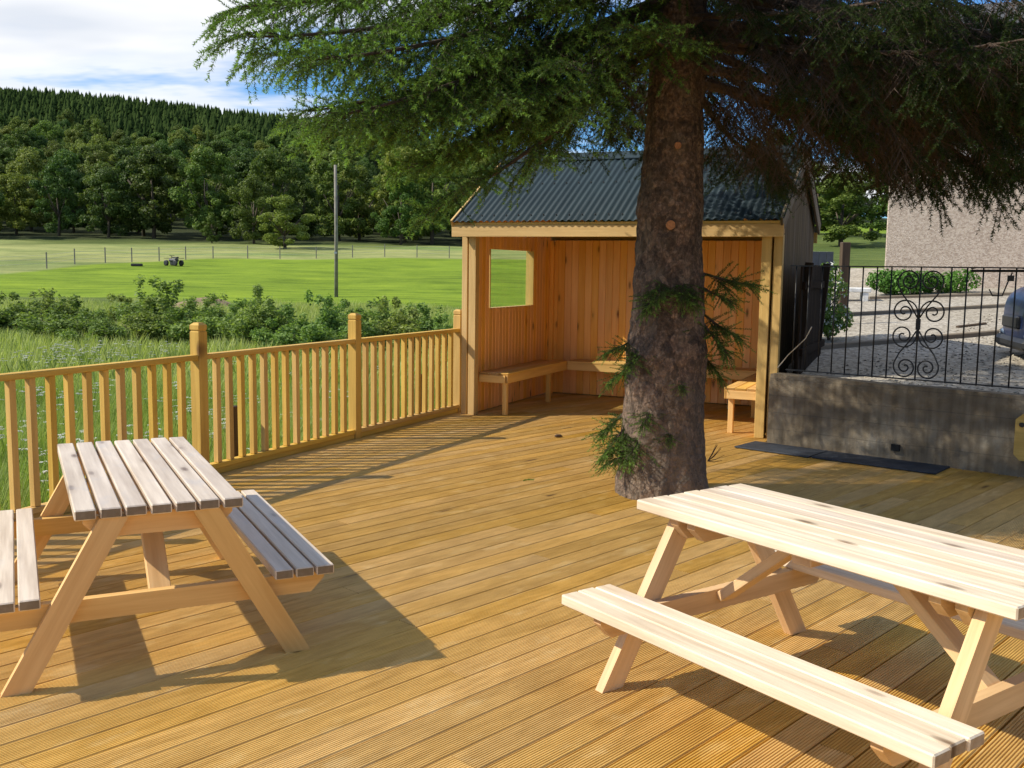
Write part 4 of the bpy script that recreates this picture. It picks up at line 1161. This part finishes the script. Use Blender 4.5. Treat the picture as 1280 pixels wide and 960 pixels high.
def spruce():
    M = Matrix.Translation((TX, TY, 0))
    t = thing('spruce_tree', 'large spruce growing through the deck with drooping dark branches', 'tree', M)
    # trunk
    nz, na = 300, 96; V = []; Fc = []; Ht = 13.5
    for i in range(nz + 1):
        z = -0.3 + (Ht + 0.3) * (i / nz) ** 1.35
        r = trad(max(0, z)) + 0.06 * math.exp(-max(0, z) / 0.45) + 0.022 * math.exp(-((z - 1.0) / 0.55) ** 2)
        for k in range(na):
            a = 2 * math.pi * k / na; cx, cy = math.cos(a), math.sin(a)
            lump = 0.055 * noise.noise(Vector((cx * 1.2, cy * 1.2, z * 1.1))) + 0.034 * noise.noise(Vector((cx * 3.2, cy * 3.2, z * 4.5 + 7))) + 0.035 * math.exp(-((z - 1.66) / 0.10) ** 2) + 0.03 * math.exp(-((z - 2.2) / 0.09) ** 2) + 0.03 * math.exp(-((z - 1.12) / 0.09) ** 2)
            fine = 0.013 * noise.noise(Vector((cx * 9, cy * 9, z * 15))) + 0.012 * abs(noise.noise(Vector((cx * 18, cy * 18, z * 24))))
            rr = r * (1 + lump * 1.6) + fine * (1 if z < 5 else .6)
            V.append((rr * cx - 0.012 * math.sin(z * 1.1), rr * cy, z))
    for i in range(nz):
        for k in range(na): Fc.append((i * na + k, i * na + (k + 1) % na, i * na + na + (k + 1) % na, i * na + na + k))
    Fc.append(tuple(nz * na + k for k in range(na)))
    tr = obj('trunk', mesh('trunk', V, Fc, True), M_BARK, M, t)
    rad = trad
    # sawn stubs where branches were cut
    for (a, z, r) in ((-100, 2.05, 0.036), (-92, 2.63, 0.026), (-150, 0.98, 0.022)):
        d = Vector((math.cos(R(a)), math.sin(R(a)), 0.08)).normalized(); p = Vector((0, 0, z)) + d * (rad(z) - 0.03)
        s = MB().tube([p, p + d * 0.055], [r * 1.35, r * 1.1], 14).build('branch_collar', M_BARK, M, tr, True)
        MB().tube([p + d * 0.050, p + d * 0.062], [r, r * 0.95], 14).build('sawn_face', M_CUT, M, tr)
    # branch library
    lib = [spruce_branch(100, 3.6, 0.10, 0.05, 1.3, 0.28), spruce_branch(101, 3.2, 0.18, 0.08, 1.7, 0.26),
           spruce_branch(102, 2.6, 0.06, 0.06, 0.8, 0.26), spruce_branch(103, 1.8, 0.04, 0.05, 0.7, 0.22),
           spruce_branch(104, 3.4, 0.20, 0.10, 1.9, 0.72, dense=1.5, dead=0.35, shade_mul=0.12), spruce_branch(105, 1.2, -0.05, 0.05, 0.4, 0.2),
           spruce_branch(106, 3.4, 0.10, 0.06, 1.0, 0.35, dense=0.62, nlen=0.03, nw=0.005, shade_mul=0.35),
           spruce_branch(107, 3.4, 0.15, 0.08, 1.7, 0.36, dense=1.1, dead=0.14, shade_mul=0.14), spruce_branch(108, 2.6, 0.40, 0.06, 1.3, 0.50, dense=1.0)]  # the low-tint variants carry the crown's shade in their needle colour
    libL = [3.6, 3.2, 2.6, 1.8, 3.4, 1.2, 3.4, 3.4, 2.6]
    def branch(z, az, Lw, kind, tilt=0.0, roll=0.0, name='branch'):
        wm, nm = lib[kind]; s = Lw / libL[kind]
        Mb = M @ Matrix.Translation((math.cos(R(az)) * rad(max(z, 0)) * .5, math.sin(R(az)) * rad(max(z, 0)) * .5, z)) @ Matrix.Rotation(R(az), 4, 'Z') @ Matrix.Rotation(R(-tilt), 4, 'Y') @ Matrix.Rotation(R(roll), 4, 'X') @ Matrix.Diagonal((s, s, s, 1))
        b = put(bpy.data.objects.new(name, wm), Mb, t)
        put(bpy.data.objects.new('needles', nm), Mb, b)
    # (height, azimuth, length, kind, tilt); azimuth 180 = towards the field, 270 = towards the camera
    low = [(4.42, 184, 3.3, 0, -12), (4.30, 197, 3.2, 0, -13), (4.05, 206, 3.2, 1, -11), (3.9, 215, 2.95, 1, -13), (3.75, 200, 2.8, 1, -15), (3.6, 209, 2.35, 8, -6), (3.65, 193, 2.6, 8, -4), (4.2, 174, 3.1, 1, -10),
           (4.15, 224, 2.6, 1, -8), (3.95, 236, 2.2, 2, -8), (3.30, 249, 1.35, 3, -3), (4.0, 246, 2.0, 2, -6), (3.75, 268, 1.4, 3, -4), (3.9, 288, 1.7, 2, -4), (3.7, 165, 2.6, 7, -10), (3.55, 205, 2.1, 8, -12), (3.5, 198, 1.8, 8, -14), (3.6, 188, 2.2, 8, -12), (3.75, 217, 2.9, 1, -17), (3.5, 209, 2.3, 8, -17),
           (3.15, 0, 3.4, 4, -2), (3.25, -22, 3.5, 4, -2), (3.40, -40, 3.0, 4, -2), (3.2, 22, 3.4, 4, -2), (3.4, 40, 3.2, 4, -2), (3.52, -8, 3.7, 7, -2), (3.56, -30, 3.3, 7, -2), (3.5, 12, 3.6, 7, -2),
           (3.5, -18, 3.8, 7, -1), (3.45, 32, 3.2, 7, -3), (3.45, -48, 2.5, 4, -3), (3.8, -26, 3.7, 4, -4), (3.9, -5, 3.8, 7, -4), (3.9, -42, 3.1, 4, -4), (3.9, 18, 3.7, 4, -4),
           (3.6, -60, 2.2, 7, -3), (3.3, 62, 3.2, 4, -2), (3.6, 88, 3.0, 7, -2), (3.5, 112, 2.8, 4, -2), (3.7, 135, 3.0, 7, -1), (3.7, 153, 2.6, 4, -3)]
    for b in low: branch(*b, roll=random.uniform(-8, 8))
    z = 4.5; a0 = 20
    while z < 13.2:
        fL = (1 - (z - 3.0) / 10.9)
        n = 5
        for k in range(n):
            az = a0 + 360 * k / n + random.uniform(-12, 12); az %= 360
            Lw = (3.75 if z < 6 else 3.9) * fL * random.uniform(0.85, 1.08) + 0.25
            fr = max(0, math.cos(R(az - 270)))                # shorter on the side over the terrace
            Lw *= 1 - 0.42 * fr
            kind = random.choice([0, 1]) if Lw > 2.7 else (random.choice([2, 1]) if Lw > 1.8 else (3 if Lw > 1.2 else 5))
            if Lw > 1.6 and (az < 75 or az > 300): kind = 7 if z < 5.6 else 6  # right side takes needles coloured darker to stand in for shade
            if z > 5.6 and Lw > 1.3: kind = 6
            branch(z + random.uniform(-.1, .1), az, Lw, kind, tilt=random.uniform(-10, -3) + (z - 4.5) * 3.0, roll=random.uniform(-10, 10))
        z += 0.42 if z < 7 else 0.55; a0 += 47
    # green shoots sprouting from the lower trunk
    shoot = [spruce_branch(200, 0.55, 0.30, 0.10, 0.8, 0.0, dense=2.2, nlen=0.021), spruce_branch(201, 0.42, 0.40, 0.15, 0.9, 0.0, dense=2.2, nlen=0.021)]
    def sprig(z, az, Lw, kind, tilt=0):
        wm, nm = shoot[kind]; s = Lw / (0.55, 0.42)[kind]
        Mb = M @ Matrix.Translation((math.cos(R(az)) * (rad(z) - 0.01), math.sin(R(az)) * (rad(z) - 0.01), z)) @ Matrix.Rotation(R(az), 4, 'Z') @ Matrix.Rotation(R(-tilt), 4, 'Y') @ Matrix.Diagonal((s, s, s, 1))
        b = put(bpy.data.objects.new('shoot', wm), Mb, t); put(bpy.data.objects.new('needles', nm), Mb, b)
    for q in ((1.70, -112, 0.26, 0, -35), (1.69, -86, 0.22, 1, -40), (1.67, -70, 0.22, 1, -45), (1.62, -130, 0.22, 1, -40), (1.72, 0, 0.40, 0, 0), (1.62, -25, 0.26, 1, -10), (1.42, 5, 0.36, 0, -20), (1.36, -20, 0.32, 1, -35), (1.15, 10, 0.3, 0, -40),
              (1.22, 190, 0.26, 0, -15), (1.16, 215, 0.24, 1, -25), (1.05, 175, 0.26, 0, -35), (0.62, 195, 0.34, 0, -40), (0.55, 220, 0.28, 1, -40), (0.46, 180, 0.28, 0, -30), (0.68, 170, 0.32, 1, -30), (0.72, 235, 0.2, 1, -30), (0.36, 200, 0.26, 0, -15),
              (0.95, -80, 0.12, 1, -40), (0.55, -95, 0.12, 1, -35)):
        sprig(*q)
    # dead twig tuft at the foot on the right
    tw = MB()
    for k in range(9):
        p = Vector((rad(0.2) + 0.02, -0.12, 0.28)); d = Vector((random.uniform(.5, 1), random.uniform(-.5, .5), random.uniform(-.2, 1))).normalized()
        tw.tube([p, p + d * 0.06, p + d * 0.13 + Vector((0, 0, .02))], [.004, .003, .0015], 4)
    tw.build('dead_twigs', M_TWIG, M, t)


spruce()


# ------------------------------------------------------------------ woods on the hill
def blobs_tree(seed, h, w):
    g = np.random.default_rng(seed); bl = []
    for k in range(60):
        f = g.random(); z = h * (0.10 + 0.80 * f); env = w * (0.35 + 0.62 * math.sin(math.pi * min(1, 0.15 + 0.78 * f)) ** 0.8) * 0.72
        a = g.random() * 6.283; r = env * (0.30 + 0.85 * g.random())
        s = w * (0.10 + 0.12 * g.random()); bl.append(((r * math.cos(a), r * math.sin(a), z), (s, s, s * 0.82)))
    bl.append(((0, 0, h * 0.9), (w * 0.26, w * 0.26, h * 0.10)))
    return bl


def hill_woods():
    variants = []
    for k in range(7):
        h = 13.0; w = 5.2 + 0.5 * (k % 3)
        crown = cloud_mesh('crown', 13000, blobs_tree(300 + k, h, w), 0.185, 400 + k, mat=M_BROAD, up=0.4, flat=0.75, shell=0.45)
        g = random.Random(k); pts = [[(0, 0, -0.8), (g.uniform(-.2, .2), g.uniform(-.2, .2), 3), (g.uniform(-.4, .4), g.uniform(-.4, .4), 8)]]; rr = [[0.3, 0.22, 0.1]]
        for j in range(6):
            a = g.uniform(0, 6.28); pts.append([pts[0][1], (math.cos(a) * 1.5, math.sin(a) * 1.5, 5.5), (math.cos(a) * 3.0, math.sin(a) * 3.0, 8)]); rr.append([.13, .09, .04])
        variants.append((stem_mesh('trunk', pts, rr, M_TRUNK, 5), crown))
    def tree(x, y, h, wf, k, label, group, name='broadleaf_tree', tone=1):
        tr, cr = variants[k]; s = h / 13.0
        M = Matrix.Translation((x, y, gz(x, y))) @ Matrix.Rotation(random.uniform(0, 6.28), 4, 'Z') @ Matrix.Diagonal((s * wf, s * wf, s, 1))
        t = thing(name, label, 'tree', M, group)
        put(bpy.data.objects.new('trunk', tr), M, t); c_ = put(bpy.data.objects.new('crown', cr), M, t)
        c_.material_slots[0].link = 'OBJECT'; c_.material_slots[0].material = M_BROADS[tone]
    def px_x(px, y): return (px - 640) / F_PX * y
    # the lone round tree and its neighbours at the field edge
    tree(px_x(357, 127), 127, 6.6, 1.55, 1, 'rounded tree standing alone in front of the wood at the field edge', None, tone=2)
    tree(px_x(318, 142), 142, 9.5, 1.0, 2, 'slim tree close beside the rounded tree at the field edge', None)
    tree(px_x(266, 139), 139, 4.2, 1.0, 3, 'small bushy tree at the field edge below the wood', None)
    tree(px_x(500, 144), 144, 10.5, 1.05, 4, 'pale tree at the field edge beyond the tall grey pole', None)
    # rows of the wood, front to back
    count = 0; rows = np.linspace(150, 330, 19)
    for j, y in enumerate(rows):
        step = 8.2 + 0.012 * (y - 150)
        x = px_x(-70, y) + (j % 2) * step * 0.5
        lim = px_x(690, y) if y < 230 else px_x(640, y)
        while x < lim:
            xx, yy = x + random.uniform(-2.2, 2.2), y + random.uniform(-3.5, 3.5)
            h = random.uniform(8.5, 15.0) * (1.0 if y < 190 else 0.9)
            wf = random.uniform(0.85, 1.18); tone = random.choices((0, 1, 2), (0.3, 0.45, 0.25))[0]
            col = ('dark green', 'mid green', 'pale yellow-green')[tone]; shp = 'tall slim' if h / wf > 14 else ('low spreading' if h / wf < 11 else 'round-headed')
            zone = 'in the front row of the wood along the field' if y < 158 else ('in the lower wood close behind its front row' if y < 215 else ('halfway up the wooded hillside' if y < 275 else 'high in the wood where the conifers begin'))
            tree(xx, yy, h, wf, random.randrange(7), f'{shp} {col} broadleaf tree {zone}', f'{shp} {col} trees {zone}', tone=tone); count += 1
            x += step * random.uniform(0.85, 1.2)
    print('broadleaf trees', count)
    # trees beyond the drive, right of the shelter
    for (px, y, h, wf, k, lab) in ((1045, 42, 3.0, 1.7, 0, 'leafy tree behind the iron gate and left of the pebbledash house'), (1012, 50, 3.4, 1.6, 3, 'leafy tree right behind the shelter end wall'),
                                   (1082, 48, 3.2, 1.6, 5, 'leafy tree half hidden by the corner of the pebbledash house'), (960, 60, 5.5, 1.1, 2, 'leafy tree standing behind the shelter roof')):
        tree(px_x(px, y), y, h, wf, k, lab, None, 'garden_tree')
    # conifers of the plantation as one far-off wood
    g = np.random.default_rng(5); VV = []; FF = []; TT = []; nb = 0
    ntier, ns = 6, 7
    N = 8000; yy = 318 + (660 - 318) * g.random(N * 3) ** 0.9; pxs = -140 + 1200 * g.random(N * 3)
    ok = np.ones(len(yy), bool); xs = (pxs - 640) / F_PX * yy
    # even spacing by jittered rejection on a grid
    cell = {}
    sel = []
    for i in range(len(yy)):
        c = (int(xs[i] / 3.9), int(yy[i] / 3.9))
        if c in cell: continue
        cell[c] = 1; sel.append(i)
    sel = np.array(sel); xs, yy = xs[sel], yy[sel]; zs = ground_z(xs, yy)
    for x, y, z in zip(xs, yy, zs):
        h = 6.5 + 4.5 * g.random() ** 1.3; w = h * (0.22 + 0.10 * g.random()); tint = np.clip(0.4 + 0.3 * g.standard_normal(), 0, 1)
        P = []; 
        for k in range(ntier):
            f0 = k / ntier; zb = h * (0.08 + 0.80 * f0); zt = zb + h * 0.27; rb = w * (1 - f0) ** 0.9 + 0.12
            a = 2 * math.pi * (np.arange(ns) + g.random()) / ns; rj = rb * (0.65 + 0.6 * g.random(ns))
            P.append(np.stack([x + rj * np.cos(a), y + rj * np.sin(a), z + zb + 0.3 * g.standard_normal(ns)], -1)); P.append(np.array([[x, y, z + min(zt, h)]]))
            b = nb + k * (ns + 1); i = np.arange(ns)
            FF.append(np.stack([b + i, b + (i + 1) % ns, np.full(ns, b + ns)], -1))
        P = np.concatenate(P); VV.append(P); nb += len(P); TT.append(np.full(len(P), tint))
    me = np_mesh('conifer_forest', np.concatenate(VV), np.concatenate(FF)); vcol(me, np.repeat(np.concatenate(TT)[:, None], 3, 1))
    tag(obj('conifer_forest', me, M_CONI), 'dense dark conifer plantation covering the upper hillside', 'forest', kind='stuff')
    print('conifers', len(sel))


hill_woods()


# ------------------------------------------------------------------ meadow: shrubs, grass, flowers, pole, far fence, mower
def meadow():
    def px_x(px, y): return (px - 640) / F_PX * y
    vs_ = []
    for k in range(4):
        g = random.Random(k + 50); bl = []
        for j in range(26):
            a = g.uniform(0, 6.28); r = g.uniform(0, 0.85); z = g.uniform(0.12, 1.25) * (1 - 0.35 * r); bl.append(((r * math.cos(a), r * math.sin(a), z), (g.uniform(.2, .34),) * 2 + (g.uniform(.18, .3),)))
        for j in range(9):
            a = g.uniform(0, 6.28); r = g.uniform(0, 0.6); bl.append(((r * math.cos(a), r * math.sin(a), g.uniform(1.2, 1.75)), (.11, .11, .2)))
        cr = cloud_mesh('foliage', 9000, bl, 0.040, 500 + k, mat=M_SHRUB, up=0.2, flat=0.9, shell=0.2)
        pts = [[(0.1 * math.cos(q), 0.1 * math.sin(q), -0.15), (0.4 * math.cos(q), 0.4 * math.sin(q), 0.6), (g.uniform(.4, .8) * math.cos(q), .6 * math.sin(q), g.uniform(0.7, 1.0))] for q in [g.uniform(0, 6.28) for _ in range(9)]]
        vs_.append((stem_mesh('stem', pts, [[.018, .012, .005]] * 9, M_TRUNK, 5), cr))
    # (px, distance, height, width, variant, label)
    spots = [(25, 33, 1.25, 1.5, 0, 'low spreading shrub in the rough grass at the open end of the shrub row'), (95, 30, 1.35, 1.5, 1, 'leafy shrub in the rough grass next to the low spreading shrub'),
             (205, 31, 1.75, 1.7, 2, 'broad leafy shrub with a darker base, biggest of the row'), (265, 33, 1.3, 1.4, 3, 'loose shrub between the broad shrub and the bare earth'),
             (330, 28, 1.65, 1.25, 0, 'upright shrub with a tall leafy spire by the railing post'), (362, 27, 1.35, 1.2, 1, 'bushy shrub right beside the shrub with the tall spire'), (408, 28, 1.55, 1.2, 2, 'shrub growing at the foot of the tall grey pole'),
             (455, 27, 1.2, 1.25, 3, 'shrub between the pole and the shelter, just above the middle railing post'), (500, 28, 1.45, 1.2, 0, 'shrub with upright tips between the pole and the shelter'), (545, 28, 1.15, 1.2, 1, 'low shrub next to the open corner of the shelter'),
             (60, 35, 1.3, 1.5, 2, 'shrub filling the back of the row behind the low spreading shrub'), (178, 29, 1.25, 1.3, 0, 'small shrub leaning against the broad leafy shrub'), (240, 29, 1.35, 1.3, 1, 'rounded shrub before the bare earth mound'), (300, 31, 1.25, 1.4, 3, 'dense shrub between the bare earth and the shrub with the tall spire'), (432, 31, 1.3, 1.3, 0, 'shrub half hidden behind the one at the foot of the pole'), (478, 31, 1.35, 1.3, 2, 'rear shrub between pole and shelter'), (525, 31, 1.3, 1.3, 3, 'rear shrub seen beside the shelter post'), (125, 28, 1.05, 1.2, 2, 'low round shrub standing forward of the row above the white flowers'),
             (150, 36, 1.2, 1.4, 3, 'pale shrub behind the gap in the shrub row'), (-40, 32, 1.4, 1.6, 2, 'shrub at the far open end of the shrub row')]
    for (px, y, h, w, k, lab) in spots:
        x = px_x(px, y); M = Matrix.Translation((x, y, gz(x, y) - 0.05)) @ Matrix.Rotation(random.uniform(0, 6.28), 4, 'Z') @ Matrix.Diagonal((w, w, h * 0.62, 1))
        t = thing('meadow_shrub', lab, 'shrub', M, 'shrubs in the meadow')
        st, cr = vs_[k]; put(bpy.data.objects.new('stem', st), M, t); put(bpy.data.objects.new('foliage', cr), M, t)
    # long grass
    def blades(name, n, ymin, ymax, hmin, hmax, w, seed, lab, pal):
        g = np.random.default_rng(seed)
        y = np.sqrt(ymin ** 2 + (ymax ** 2 - ymin ** 2) * g.random(n * 2)); px = -480 + 1120 * g.random(n * 2)
        x = (px - 640) / F_PX * y
        # keep outside the fence line
        out = (x - (-1.5607)) * FN.x + (y - 10.1563) * FN.y > 0.22
        x, y = x[out][:n], y[out][:n]; n = len(x); z = ground_z(x, y)
        patch = np.array([noise.noise(Vector((a * 0.5, b * 0.5, 3.0))) for a, b in zip(x, y)])
        h = (hmin + (hmax - hmin) * g.random(n)) * (1 + 0.45 * patch); a = g.random(n) * 6.283
        ln = np.stack([np.cos(a), np.sin(a), np.zeros(n)], -1); sd = np.stack([-np.sin(a), np.cos(a), np.zeros(n)], -1)
        b = np.stack([x, y, z - 0.03], -1); up = np.array([0, 0, 1.0]); lean = (0.10 + 0.35 * g.random(n))[:, None]
        m1 = b + up * (h * 0.55)[:, None] + ln * lean * (h * 0.3)[:, None]; tp = b + up * h[:, None] * (1 - 0.25 * lean) + ln * lean * h[:, None]
        ww = (w * (0.6 + 0.8 * g.random(n)))[:, None]
        V = np.stack([b - sd * ww, b + sd * ww, m1 + sd * ww * .8, m1 - sd * ww * .8, tp], 1).reshape(-1, 3)
        k5 = np.arange(n)[:, None] * 5
        Fq = np.concatenate([k5 + np.array([0, 1, 2]), k5 + np.array([0, 2, 3]), k5 + np.array([3, 2, 4])], 0)
        me = np_mesh(name, V, Fq)
        ti = np.clip(pal + 0.16 * g.standard_normal(n) + 0.35 * patch, 0, 1)
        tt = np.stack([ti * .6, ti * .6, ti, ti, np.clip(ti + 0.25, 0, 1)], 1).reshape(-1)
        vcol(me, np.repeat(tt[:, None], 3, 1))
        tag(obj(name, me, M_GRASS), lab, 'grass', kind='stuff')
    blades('long_grass', 125000, 5.0, 17, 0.35, 0.80, 0.006, 21, 'long green grass growing right outside the balustrade', 0.22)
    blades('rough_grass', 125000, 17, 48, 0.25, 0.62, 0.016, 22, 'rough seeding meadow grass around and before the shrubs', 0.55)
    # cow parsley: stalk and flat white heads, each plant its own
    um = []
    for k in range(4):
        g = random.Random(k + 70); st = MB(); hd = MB(); lf = []
        H = 0.85
        st.tube([(0, 0, 0), (0.02, 0, H * .55)], [.006, .005], 5)
        for j in range(5):
            a = g.uniform(0, 6.28); r = g.uniform(.06, .2); zt = H * g.uniform(.8, 1.0); st.tube([(0.02, 0, H * .5), (r * .6 * math.cos(a), r * .6 * math.sin(a), zt * .85), (r * math.cos(a), r * math.sin(a), zt)], [.004, .003, .002], 4)
            for q in range(16):
                b = g.uniform(0, 6.28); rr = g.uniform(0, .055); c = Vector((r * math.cos(a) + rr * math.cos(b), r * math.sin(a) + rr * math.sin(b), zt + .012 - rr * .15)); s = g.uniform(.005, .010)
                hd.add([c + Vector((s, 0, 0)), c + Vector((0, s, .003)), c + Vector((-s, 0, 0)), c + Vector((0, -s, .003)), c + Vector((0, 0, -.01))], [(0, 1, 2, 3), (1, 0, 4), (3, 2, 4)])
        ms = mesh('stalk', st.v, st.f); ms.materials.append(M_GRASS); vcol(ms, np.full((len(ms.vertices), 3), .2))
        mh = mesh('flower_head', hd.v, hd.f); mh.materials.append(M_UMBEL); um.append((ms, mh))
    sp = []
    for k in range(75):
        y = random.uniform(7.2, 15); x = px_x(random.uniform(-60, 480), y)
        sp.append((x, y, random.uniform(0.75, 1.1)))
    for k in range(26): sp.append((px_x(random.gauss(95, 28), 21), random.uniform(19, 22), random.uniform(0.8, 1.05)))
    for k in range(22): sp.append((px_x(random.gauss(165, 35), 22), random.uniform(19, 24), random.uniform(0.65, .95)))
    for k in range(22): sp.append((px_x(random.uniform(230, 470), 18), random.uniform(15, 24), random.uniform(0.55, .8)))
    for n_, (x, y, s) in enumerate(sp):
        if (x + 1.5607) * FN.x + (y - 10.1563) * FN.y < 0.4: continue
        M = Matrix.Translation((x, y, gz(x, y) - .02)) @ Matrix.Rotation(random.uniform(0, 6.28), 4, 'Z') @ Matrix.Diagonal((s, s, s, 1))
        where = 'in the long grass just outside the balustrade' if n_ < 75 else ('in the dense white patch before the leafy shrubs' if n_ < 101 else ('in the sparse patch below the broad shrub' if n_ < 123 else 'scattered in the rough grass above the balustrade rail'))
        t = thing('cow_parsley', f'white-flowered cow parsley {where}', 'wildflower', M, f'white wildflowers {where}')
        a, b = random.choice(um); put(bpy.data.objects.new('stalk', a), M, t); tag(put(bpy.data.objects.new('flower_head', b), M, t), kind='stuff')
    # pole
    y = 60.0; x = px_x(419.5, y); z = gz(x, y); M = Matrix.Translation((x, y, z))
    t = thing('utility_pole', 'tall grey wooden utility pole rising from the mown field', 'pole', M)
    MB().box((0, -0.14, 2.6), (0.16, 0.012, 0.11)).build('number_plate', M_STEEL, M, t)
    MB().tube([(0, 0, -0.5), (0.02, 0, 4), (0.0, 0, 7.7)], [0.115, 0.10, 0.085], 12).build('shaft', M_POLE, M, t, True)
    # far stock fence between the mown field and the hay grass
    t = thing('stock_fence', 'thin post-and-wire stock fence along the far edge of the mown field', 'fence', Matrix.Identity(4))
    line = [(-20, 78), (60, 84), (95, 89), (133, 92), (166, 94), (200, 96), (233, 98), (267, 100), (310, 102), (350, 104), (395, 106), (440, 107), (480, 108), (520, 109), (560, 110)]
    tops = []
    for (px, y) in line:
        x = px_x(px, y); z = gz(x, y); hh = random.uniform(1.15, 1.4)
        plank('fence_post', (x, y, z - 0.3), (x, y, z + hh), 0.09, 0.09, M_POLE, t, up=(0, 1, 0), b=.01); tops.append((x, y, z))
    for k, dz in enumerate((0.45, 0.8, 1.1)): MB().tube([(a, b, c + dz) for a, b, c in tops], 0.012, 4).build('wire', M_STEEL, Matrix.Identity(4), t)
    # ride-on mower left in the field, a dark trough beside it
    y = 88.0; x = px_x(218, y); M = Matrix.Translation((x, y, gz(x, y))) @ Matrix.Rotation(R(155), 4, 'Z') @ Matrix.Diagonal((.82, .82, .9, 1))
    t = thing('quad_bike', 'dark quad bike parked on the mown field', 'quad bike', M)
    q = MB(); v, f = chamfer_box(1.0, .62, .30, .1); obj('body', mesh('body', [(a, b, c + .55) for a, b, c in v], f), M_SLATE, M, t)
    v, f = chamfer_box(.7, .36, .14, .05); obj('seat', mesh('seat', [(a - .25, b, c + .80) for a, b, c in v], f), M_BLACK, M, t)
    for sx in (-.62, .62):
        for sy in (-.45, .45):
            MB().tube([(sx, sy - .12, .28), (sx, sy - .09, .28), (sx, sy + .09, .28), (sx, sy + .12, .28)], [.2, .28, .28, .2], 14).build('wheel', M_BLACK, M, t)
    MB().tube([(.35, 0, .6), (.25, 0, .98)], .03, 6).tube([(.22, -.35, 1.0), (.25, 0, .97), (.22, .35, 1.0)], .025, 6).build('handlebar', M_BLACK, M, t)
    for sx in (-.85, .8): MB().box((sx, 0, .72), (.4, .8, .04)).build('rack', M_BLACK, M, t)
    y = 86.0; x = px_x(172, y); M = Matrix.Translation((x, y, gz(x, y)))
    t = thing('water_trough', 'small black trough lying on the mown field beside the quad bike', 'trough', M)
    v, f = chamfer_box(0.9, .42, .22, .04); obj('tub', mesh('tub', [(a, b, c + .11) for a, b, c in v], f), M_BLACK, M, t)
    MB().box((0, 0, .225), (.78, .30, .012)).build('rim', M_BLACK, M, t)
    # earth mound
    y = 46; x = px_x(255, y); g = MB(); V = []; Fc = []; n = 20
    for j in range(7):
        for k in range(n):
            a = 6.283 * k / n; r = 1 - j / 6; V.append((1.5 * r * math.cos(a) * (1 + .2 * noise.noise(Vector((math.cos(a), math.sin(a), 2)))), 1.0 * r * math.sin(a), .42 * (1 - r * r) + .06 * noise.noise(Vector((a, r * 3, 0)))))
    for j in range(6):
        for k in range(n): Fc.append((j * n + k, j * n + (k + 1) % n, j * n + n + (k + 1) % n, j * n + n + k))
    tag(obj('earth_mound', mesh('earth_mound', V, Fc, True), plain('bare_earth', (.20, .14, .085), rough=.95, nscale=5, namt=.5, bump=.6, bscale=8), Matrix.Translation((x, y, gz(x, y) + 0.25))), 'low mound of bare earth behind the shrubs', 'mound')
    # old stumps of a former fence just outside the balustrade
    for (s, lab) in ((-1.62, 'old dark fence stump outside the balustrade, by the post beside the weathered table'), (1.55, 'old dark fence stump outside the balustrade near the shelter')):
        p = FP(s) + FN * 0.22
        o = plank('old_stump', (p.x, p.y, -0.6), (p.x + .01, p.y, 0.50), 0.09, 0.06, M_OLD, None, up=(FN.x, FN.y, 0), b=.008); tag(o, lab, 'stump')
    # bits dropped on the deck
    for (px, py, lab, c) in ((698, 547, 'small dark cone lying on the deck before the shelter', M_OLD), (660, 602, 'small fallen green sprig lying on the deck', M_BOX)):
        d = _r * ((px - 640) / F_PX) + _u * ((480 - py) / F_PX) + _F; p = Vector((0, 0, CAM_H)) - d * (CAM_H / d.z)
        q = MB()
        if c is M_OLD: q.tube([(-.04, 0, .014), (-.02, 0, .018), (.02, .004, .018), (.045, .006, .012)], [.006, .017, .015, .004], 8)
        else:
            q.tube([(-.04, 0, .006), (0, .005, .014), (.045, 0, .02)], [.003, .003, .002], 5)
            for k in range(24): a = -.04 + .0036 * k; q.add([(a, 0, .01), (a + .004, 0, .01), (a + .016, random.choice((-1, 1)) * .018, .012 + random.uniform(0, .018))], [(0, 1, 2)])
        o = q.build('fir_cone' if c is M_OLD else 'fallen_sprig', c, Matrix.Translation((p.x, p.y, 0.001)))
        if c is M_BOX: vcol(o.data, np.full((len(o.data.vertices), 3), .5))
        tag(o, lab, 'cone' if c is M_OLD else 'sprig')


meadow()
